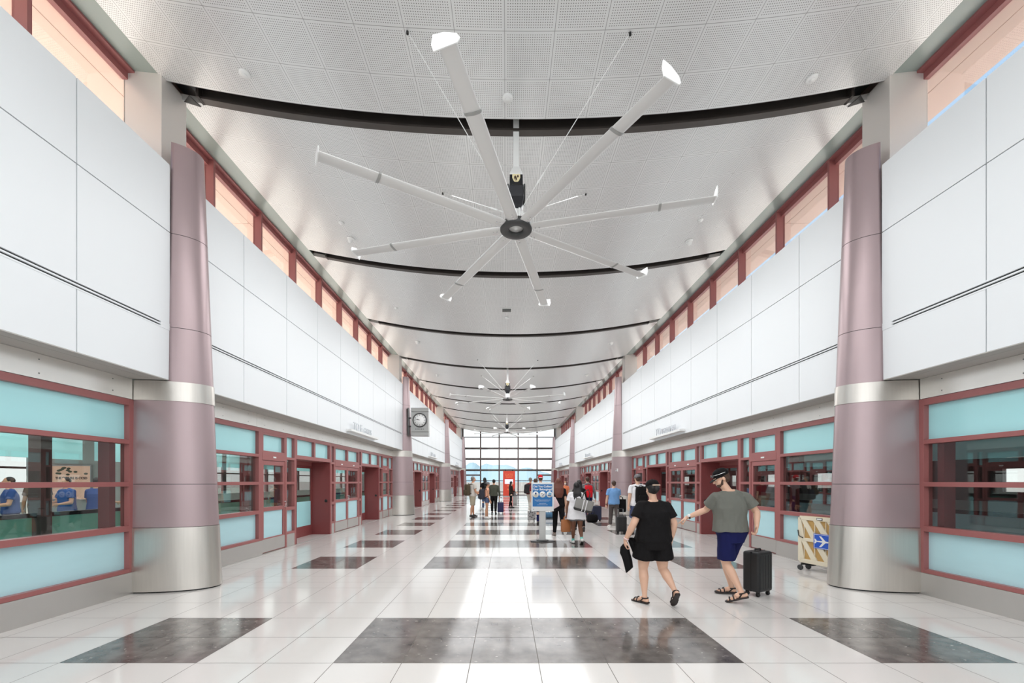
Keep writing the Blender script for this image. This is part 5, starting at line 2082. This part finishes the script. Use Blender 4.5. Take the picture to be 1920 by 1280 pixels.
def man_grey():
    Y0 = 5.62
    k = Y0 / F
    x0 = at(1372, Y0)
    q = lambda px, py, dy: V((px - 1372) * k, dy, EYE + (VY - py) * k)
    J = {
        'fixed': True,
        'head': V(-0.135, 0.02, 1.655), 'neck': V(-0.04, 0.0, 1.49),
        'hipL': V(-0.085, -0.02, 0.90), 'kneeL': V(-0.06, 0.03, 0.50), 'ankleL': V(0.06, -0.13, 0.145),
        'hipR': V(0.085, 0.02, 0.90), 'kneeR': V(0.035, 0.24, 0.50), 'ankleR': V(0.19, 0.35, 0.09),
        'pitchL': 20, 'pitchR': 0, 'toeL': 62, 'toeR': 80,
        'shoL': V(-0.215, 0.0, 1.395), 'elbL': V(-0.275, 0.15, 1.22), 'wriL': V(-0.515, 0.20, 1.11),
        'shoR': V(0.18, -0.01, 1.40), 'elbR': V(0.315, -0.04, 1.20), 'wriR': V(0.235, -0.17, 1.03),
        'handL': (V(-0.75, 0.1, -0.5), V(0.3, -0.2, -1)), 'handR': (V(-0.25, -0.2, -1), V(-1, 0.1, 0.1)),
        'gripL': (0.5, True), 'gripR': (0.95, False),
    }
    kk = 1.77 / 1.75
    def up(p):
        t = max(0, p[2] - 0.95)
        return V(p[0] * kk - 0.02 - 0.02 * t, p[1] * kk, p[2] * kk)
    J['up'] = up
    p = Person('man in grey-green T-shirt, navy shorts and black cap, pointing while turning his head', (x0, Y0), 1.77, 0, 1.1, 'light', joints=J, voxel=0.0065, head=(78, 22))
    p.shirt(K_GREYT, 0.93, 0.64, 0.045, sl_r=0.078)
    p.trousers(K_NAVY, 0.42, 0.098, 0.098, top=1.02, off=0.02)
    p.shoe(LEATH, sandal=True)
    p.hair(HAIRS['brown'], 'short')
    p.face()
    c = p.cap(K_BLACK, tilt=-8)
    # beard
    mb = MB()
    hp, M = p.hp, p._hm
    mb.ell(hp(0, 0.048, -0.078), (0.052, 0.045, 0.034), rot=M)
    mb.ell(hp(0, 0.088, -0.046), (0.024, 0.009, 0.006), rot=M)
    for sd in (-1, 1):
        mb.cap(hp(sd * 0.052, 0.03, -0.07), 0.018, hp(sd * 0.066, 0.008, -0.02), 0.010)
    baked(mb, 'beard', HAIRS['brown'], p.root, 0.005, 2)
    # sunglasses on the cap
    o = tag(empty('sunglasses', p.world(p.hp(0, 0, 0.05))), 'sunglasses pushed up on the black cap of the pointing man', 'sunglasses')
    mb = MB()
    c0 = p.world(p.hp(0, -0.016, 0.05))
    pts = [V(*p.world(p.hp(0.092 * math.cos(t), -0.016 + 0.112 * math.sin(t), 0.066))) - o.location for t in [R(-20) + R(220) * j / 16 for j in range(17)]]
    mb.tube(pts, 0.0035, 8)
    mb.build('frame', CHROME, o)
    for sd in (-1, 1):
        mb = MB()
        mb.ell(V(*p.world(p.hp(sd * 0.036, 0.095, 0.062))) - o.location, (0.027, 0.008, 0.018), rot=p._hm)
        mb.build('lens', pm('lens_dark', (60, 56, 54), 0.1) if 'lens_dark' not in MATS else MATS['lens_dark'], o)
    # watch
    mb = MB()
    d = (J['wriL'] - J['elbL']).normalized()
    wp = J['wriL'] - d * 0.025
    Mw = frame_to(d)
    mb.lathe([(0.029, -0.011), (0.034, -0.011), (0.034, 0.011), (0.029, 0.011), (0.029, -0.011)], wp, 24, rot=Mw, caps=False)
    wt = mb.build('watch', BLACK, p.root)
    mb = MB()
    nrm = (V(0, -0.75, 0.6) - d * V(0, -0.75, 0.6).dot(d)).normalized()
    mb.lathe([(0, 0), (0.021, 0), (0.021, 0.009), (0, 0.009)], wp + nrm * 0.031, 24, rot=frame_to(nrm))
    mb.build('watch_face', WHITE, wt)
    return p
M1 = man_grey()
_Y = gy(1119)
SHELL = pm('suitcase_black', (30, 30, 31), 0.45)
suitcase((at(1422, _Y + 0.1), _Y + 0.12), 28, SHELL, 'black hard suitcase rolling behind the man in grey-green', 0.33, 0.24, 0.56, rib=True)

# ------------------------------------------------------------------ the other travellers
def spot(px, py):
    y = gy(py)
    return (at(px, y), y)
STAND = ((3, 2), (-3, 2))
WALK = ((18, 6), (-16, 22))
WALKR = ((-16, 22), (18, 6))
SNEAK_W = pm('sneaker_white', (232, 230, 226), 0.5)
SNEAK_D = pm('sneaker_dark', (48, 44, 42), 0.5)

p = Person('man in pale T-shirt and khaki shorts with an olive backpack, looking at his phone', spot(886, 969), 1.84, -62, 1.12, 'tan', legs=((8, 4), (-6, 4)), arms=((18, 8, 62), (6, 10, 40)), head=(0, -4))
p.shirt(K_LGREY, 0.9, 0.6, 0.03)
p.trousers(K_KHAKI, 0.47, 0.1, 0.095)
p.shoe(SNEAK_D)
p.hair(HAIRS['grey'], 'short')
p.face()
backpack(p, K_OLIVEB, 'olive brown backpack on the man in khaki shorts', 0.34, 0.5, 0.2)

p = Person('tall dark-haired person in black top and blue jeans behind the peach-topped woman', spot(909, 955), 1.84, 30, 1.0, 'tan', True, legs=STAND, arms=((10, 14, 30), (12, 10, 60)))
p.shirt(K_BLACK, 0.9, 0.6, 0.02)
p.trousers(K_DENIM, 0.95, 0.095, 0.06, name='jeans')
p.shoe(SNEAK_W)
p.hair(HAIRS['black'], 'long')

p = Person('woman in peach tank top and denim shorts with grey cap', spot(913, 972), 1.58, -74, 0.95, 'tan', True, legs=((4, 2), (-4, 4)), arms=((10, 6, 20), (4, 6, 14)), head=(-20, 10))
p.shirt(K_PEACH, 0.96, 0.0, 0.012)
p.trousers(K_DENIM, 0.16, 0.098, 0.1)
p.shoe(SNEAK_W)
p.hair(HAIRS['black'], 'bun')
p.cap(K_GREY)
p.face()
backpack(p, cloth('cloth_slate', (58, 58, 66)), 'dark slate backpack on the woman in peach', 0.3, 0.44, 0.2)

p = Person('man in dark olive shirt and black trousers walking beside a navy suitcase', spot(926, 963), 1.72, 0, 1.12, 'tan', legs=((8, 2), (-6, 6)), arms=((4, 12, 12), (-6, 16, 10)))
p.shirt(K_OLIVE, 0.9, 1.9, 0.03)
p.trousers(K_BLACK, 0.95, 0.095, 0.055, name='trousers')
p.shoe(SNEAK_D)
p.hair(HAIRS['black'], 'short')
_x, _y = spot(938.5, 962)
suitcase((_x, _y), 8, pm('suitcase_navy', (48, 50, 96), 0.4), 'navy suitcase on white wheels beside the man in dark olive', 0.3, 0.22, 0.5, 0.3, WHITE)

p = Person('woman in black with long black hair and white face mask before the red kiosk', spot(958, 952), 1.62, -75, 0.95, 'pale', True, legs=((6, 2), (-6, 6)), arms=((16, 8, 60), (10, 8, 60)))
p.shirt(cloth('cloth_darkbrown', (52, 42, 36)), 0.85, 1.9, 0.02, name='coat')
p.trousers(K_BLACK, 0.95, 0.09, 0.05, name='trousers')
p.shoe(SNEAK_D)
p.hair(HAIRS['black'], 'long')
p.face()
mb = MB()
mb.ell(p.hp(0, 0.075, -0.05), (0.052, 0.04, 0.042), rot=p._hm)
mb.build('face_mask', WHITE, p.root)
_c = p.world((0.1, 0.19, 0.72))
tote(_c, (0, 0, R(-75)), K_GREY, 'grey handbag at the hip of the woman before the kiosk', 0.34, 0.14, 0.26, 0.2, name='handbag')

p = Person('man in maroon top and pale trousers with a dark backpack, beside the standing sign', spot(994, 960), 1.82, -38, 1.1, 'tan', legs=((12, 4), (-10, 10)), arms=((4, 8, 20), (-4, 8, 14)))
p.shirt(K_MAROON, 0.9, 1.85, 0.03)
p.trousers(K_LGREY, 0.95, 0.1, 0.06, name='trousers')
p.shoe(SNEAK_W)
p.hair(HAIRS['grey'], 'short')
backpack(p, cloth('cloth_charcoal', (52, 48, 50)), 'charcoal backpack on the man in maroon', 0.32, 0.48, 0.2)

_x, _y = spot(997, 978)
def duffle(loc, rz, mat, label, L=0.5, r=0.15, z=0.0, name='duffle_bag'):
    o = tag(empty(name, (loc[0], loc[1], z), R(rz)), label, 'bag')
    mb = MB()
    mb.loft([ring((x, 0, r), r * q, r * q, Matrix.Rotation(PI / 2, 3, 'Y'), e=2.8) for x, q in ((-L / 2, 0.6), (-L / 2 + 0.03, 0.92), (-L / 4, 1), (L / 4, 1), (L / 2 - 0.03, 0.92), (L / 2, 0.6))])
    mb.build('body', mat, o)
    mb = MB()
    mb.box(-L / 2 + 0.04, L / 2 - 0.04, -0.006, 0.006, 2 * r - 0.004, 2 * r + 0.004)
    mb.build('zipper', BLACK, o)
    for sy in (-1, 1):
        mb = MB()
        mb.tube([(-0.09, sy * r * 0.75, 2 * r * 0.8), (-0.08, sy * 0.04, 2 * r + 0.1), (0.08, sy * 0.04, 2 * r + 0.1), (0.09, sy * r * 0.75, 2 * r * 0.8)], 0.01, 8)
        mb.build('strap', BLACK, o)
    return o
PATT = pm('patterned_cloth', (96, 94, 94), 0.8)
_n = PATT.node_tree
_v = _n.nodes.new('ShaderNodeTexVoronoi')
_v.inputs['Scale'].default_value = 14
_tc = _n.nodes.new('ShaderNodeTexCoord')
_n.links.new(_tc.outputs['Object'], _v.inputs['Vector'])
_r = _n.nodes.new('ShaderNodeValToRGB')
_r.color_ramp.elements[0].position = 0.30
_r.color_ramp.elements[0].color = lin((40, 38, 40))
_r.color_ramp.elements[1].position = 0.36
_r.color_ramp.elements[1].color = lin((168, 166, 166))
_n.links.new(_v.outputs['Distance'], _r.inputs[0])
_n.links.new(_r.outputs[0], _n.nodes['Principled BSDF'].inputs['Base Color'])
suitcase((_x, _y), 12, PATT, 'black and white patterned carry-on by the standing sign', 0.30, 0.2, 0.36, 0.0, WHITE, rib=False)

_x, _y = spot(1013, 985)
p = Person('person in bright red cap mostly hidden behind the standing sign', (at(1013.5, 15.5), 15.5), 1.84, 0, 0.95, 'light', legs=((2, 2), (-2, 2)), arms=((2, 4, 8), (2, 4, 8)), toes=(0, 0))
p.shirt(K_GREY, 0.9, 0.6, 0.01)
p.trousers(K_NAVY, 0.95, 0.09, 0.05, name='trousers')
p.shoe(SNEAK_D)
p.hair(HAIRS['brown'], 'short')
p.cap(cloth('cap_red', (204, 30, 40)), strap=WHITE)
p = Person('brown-haired person showing only a head above the standing sign', (at(1004, 17.5), 17.5), 1.74, 0, 0.95, 'light', legs=((2, 2), (-2, 2)), arms=((2, 3, 8), (2, 3, 8)), toes=(0, 0))
p.shirt(K_MAROON, 0.9, 0.6, 0.01)
p.trousers(K_KHAKI, 0.95, 0.09, 0.05, name='trousers')
p.shoe(SNEAK_W)
p.hair(HAIRS['brown'], 'short')
_x, _y = spot(1030, 971)
duffle((_x, _y), 20, cloth('cloth_steelblue', (88, 128, 160)), 'steel blue duffle bag on the floor behind the standing sign', 0.42, 0.13)

p = Person('woman with long auburn hair in black top and black leggings, mid stride', spot(1047, 1006), 1.72, 4, 1.02, 'light', True, legs=((10, 2), (-22, 48)), arms=((14, 6, 50), (-10, 8, 16)), voxel=0.008)
p.shirt(K_BLACK, 0.92, 0.62, 0.02)
p.trousers(K_BLACK, 0.94, 0.092, 0.045, name='leggings')
p.shoe(pm('sneaker_taupe', (128, 116, 110), 0.6), WHITE)
p.hair(HAIRS['auburn'], 'wide')
_c = p.world((-0.16, -0.18, 0.84))
tote(_c, (0, R(-28), R(4)), cloth('cloth_pinkwhite', (232, 206, 206)), 'pink and white shoulder bag of the auburn-haired woman', 0.36, 0.18, 0.28, 0.25)

p = Person('woman in white tunic with long black braids and grey shorts', spot(1081, 1018.5), 1.60, 2, 1.22, 'dark', True, legs=((4, 2), (-8, 26)), arms=((2, 14, 12), (24, 12, 58)), voxel=0.0075)
p.shirt(K_WHITE, 0.70, 0.62, 0.035, 0.12, 'tunic')
p.trousers(K_GREY, 0.30, 0.1, 0.1)
p.shoe(SNEAK_W, SNEAK_D, sock=cloth('sock_teal', (120, 200, 190)))
p.hair(HAIRS['black'], 'braids')
_c = p.world((0.08, -0.31, 0.86))
tote(_c, (R(6), R(14), R(2)), pm('tote_grey', (142, 140, 136), 0.6), 'grey tote with two pale stripes on the back of the white-tunic woman', 0.46, 0.16, 0.30, 0.28, SNEAK_D, K_WHITE)
_w = p.J['wriL']
_c = p.world((_w.x - 0.02, _w.y + 0.06, _w.z - 0.50))
tote(_c, (0, 0, R(20)), pm('leather_tan', (176, 112, 68), 0.5), 'tan leather bag hanging from the hand of the white-tunic woman', 0.26, 0.14, 0.32, 0.1)
_x, _y = spot(1064, 991)
duffle((_x, _y), 8, K_GREY, 'grey duffle bag on the floor behind the striding auburn-haired woman', 0.36, 0.145)

p = Person('dark-haired woman just ahead of the white-tunic woman', (at(1086, 13.6), 13.6), 1.70, 0, 1.0, 'tan', True, legs=WALK)
p.shirt(K_BLACK, 0.9, 1.8, 0.02)
p.trousers(K_BLACK, 0.95, 0.09, 0.05, name='trousers')
p.shoe(SNEAK_D)
p.hair(HAIRS['black'], 'long')

p = Person('traveller in grey hooded top wearing a bright red backpack', spot(1101.5, 976), 1.80, 0, 1.08, 'light', legs=((6, 2), (-6, 6)), arms=((4, 14, 14), (-8, 18, 10)))
p.shirt(K_GREY, 0.92, 1.9, 0.035, name='hooded_top')
mb = MB()
mb.ell(p.J['neck'] + V(0, -0.05, -0.01), (0.11, 0.07, 0.06))
mb.build('hood', K_GREY, p.root)
p.trousers(K_NAVY, 0.95, 0.095, 0.06, name='jeans')
p.shoe(SNEAK_W)
p.hair(HAIRS['brown'], 'short')
backpack(p, K_REDB, 'bright red backpack on the traveller in grey', 0.32, 0.48, 0.18)
_x, _y = spot(1118.5, 977)
suitcase((_x, _y), 0, pm('suitcase_blueblack', (42, 46, 70), 0.45), 'blue-black suitcase beside the traveller with the red backpack', 0.36, 0.25, 0.56, 0.0)
duffle((at(1110, _y - 0.42), _y - 0.42), 4, K_BLACK, 'black duffle bag stacked before the blue-black suitcase', 0.42, 0.16, 0.0)

p = Person('man in light blue T-shirt and grey jeans walking away', spot(1151, 989), 1.66, 2, 1.08, 'light', legs=((14, 4), (-14, 30)), arms=((2, 12, 10), (24, 8, 60)), voxel=0.008)
p.shirt(K_BLUE, 0.88, 0.6, 0.03)
p.trousers(K_JEAN, 0.94, 0.095, 0.062, name='jeans')
p.shoe(SNEAK_W, WHITE)
p.hair(HAIRS['brown'], 'short')
mb = MB()
_d = (p.J['wriL'] - p.J['elbL']).normalized()
mb.lathe([(0.027, -0.01), (0.032, -0.01), (0.032, 0.01), (0.027, 0.01), (0.027, -0.01)], p.J['wriL'] - _d * 0.02, 20, rot=frame_to(_d), caps=False)
mb.build('watch', BLACK, p.root)
_x, _y = spot(1164, 985.5)
suitcase((_x, _y), 0, pm('suitcase_grey', (122, 120, 116), 0.4), 'grey ribbed suitcase ahead of the man in the blue shirt', 0.34, 0.24, 0.34, 0.0, WHITE)
_c = tote((_x, _y - 0.01, 0.505), (0, 0, 0), K_BLACK, 'black bag riding on top of the grey ribbed suitcase', 0.36, 0.2, 0.46, 0.1)

p = Person('man in white T-shirt and grey cap with a black backpack', (at(1196, 12.4), 12.4), 1.84, 6, 1.15, 'light', legs=((14, 4), (-14, 18)), arms=((-4, 12, 12), (6, 12, 14)), voxel=0.008)
p.shirt(K_WHITE, 0.87, 0.62, 0.035)
p.trousers(cloth('cloth_slateblue', (72, 80, 112)), 0.46, 0.1, 0.1)
p.shoe(SNEAK_D)
p.hair(HAIRS['brown'], 'short')
p.cap(K_GREY, strap=HAIRS['black'])
backpack(p, K_BLACK, 'black backpack on the man in the white T-shirt', 0.34, 0.5, 0.2)
_w = p.J['wriL']
_c = p.world((_w.x, _w.y + 0.25, 0))
suitcase((_c.x - 0.05, _c.y + 0.25), 0, SHELL, 'dark suitcase on a pull handle ahead of the white-shirted man', 0.3, 0.22, 0.46, 0.3)

p = Person('distant person in orange top and white face mask walking towards the camera', (at(1060, 24), 24), 1.66, 170, 1.0, 'tan', True, legs=WALK)
p.shirt(cloth('cloth_orange', (224, 130, 92)), 0.9, 0.6, 0.02)
p.trousers(K_NAVY, 0.95, 0.09, 0.05, name='trousers')
p.shoe(SNEAK_D)
p.hair(HAIRS['brown'], 'bun')
p.face()
mb = MB()
mb.ell(p.hp(0, 0.075, -0.05), (0.052, 0.04, 0.042), rot=p._hm)
mb.build('face_mask', WHITE, p.root)

# people waiting on the platform behind the near window of the clock side
K_DBLUE = cloth('cloth_workblue', (58, 84, 140))
for i, (px, dist, h, yaw, lab) in enumerate((
        (126, 10.3, 1.72, 168, 'waiting person in blue shirt in front of the salmon poster'),
        (181, 10.6, 1.74, 10, 'waiting person in blue shirt past the edge of the salmon poster'),
        (20, 9.6, 1.70, 150, 'waiting person in blue at the outer end of the nearest window'),
        (71, 11.2, 1.78, 60, 'waiting brown-clad person beside the dark platform post'))):
    if i == 0:
        p = Person(lab, (at(px, dist), dist), h, yaw, 1.12, 'tan', legs=STAND, arms=((14, 10, 70), (14, 10, 70)))
        p.shirt(K_DBLUE, 0.9, 0.6, 0.03)
        p.trousers(K_NAVY, 0.95, 0.095, 0.06, name='trousers')
        p.shoe(SNEAK_D)
        p.hair(HAIRS['black'], 'short')
        p0 = p
    elif i < 3:
        c = copy_tree(p0.root)
        c.location = (at(px, dist), dist, 0)
        c.rotation_euler = (0, 0, R(yaw))
        c['label'] = lab
    else:
        p = Person(lab, (at(px, dist), dist), h, yaw, 1.0, 'tan', legs=STAND)
        p.shirt(cloth('cloth_taupe', (128, 108, 98)), 0.9, 0.6, 0.03)
        p.trousers(K_JEAN, 0.95, 0.095, 0.06, name='trousers')
        p.shoe(SNEAK_D)
        p.hair(HAIRS['brown'], 'short')
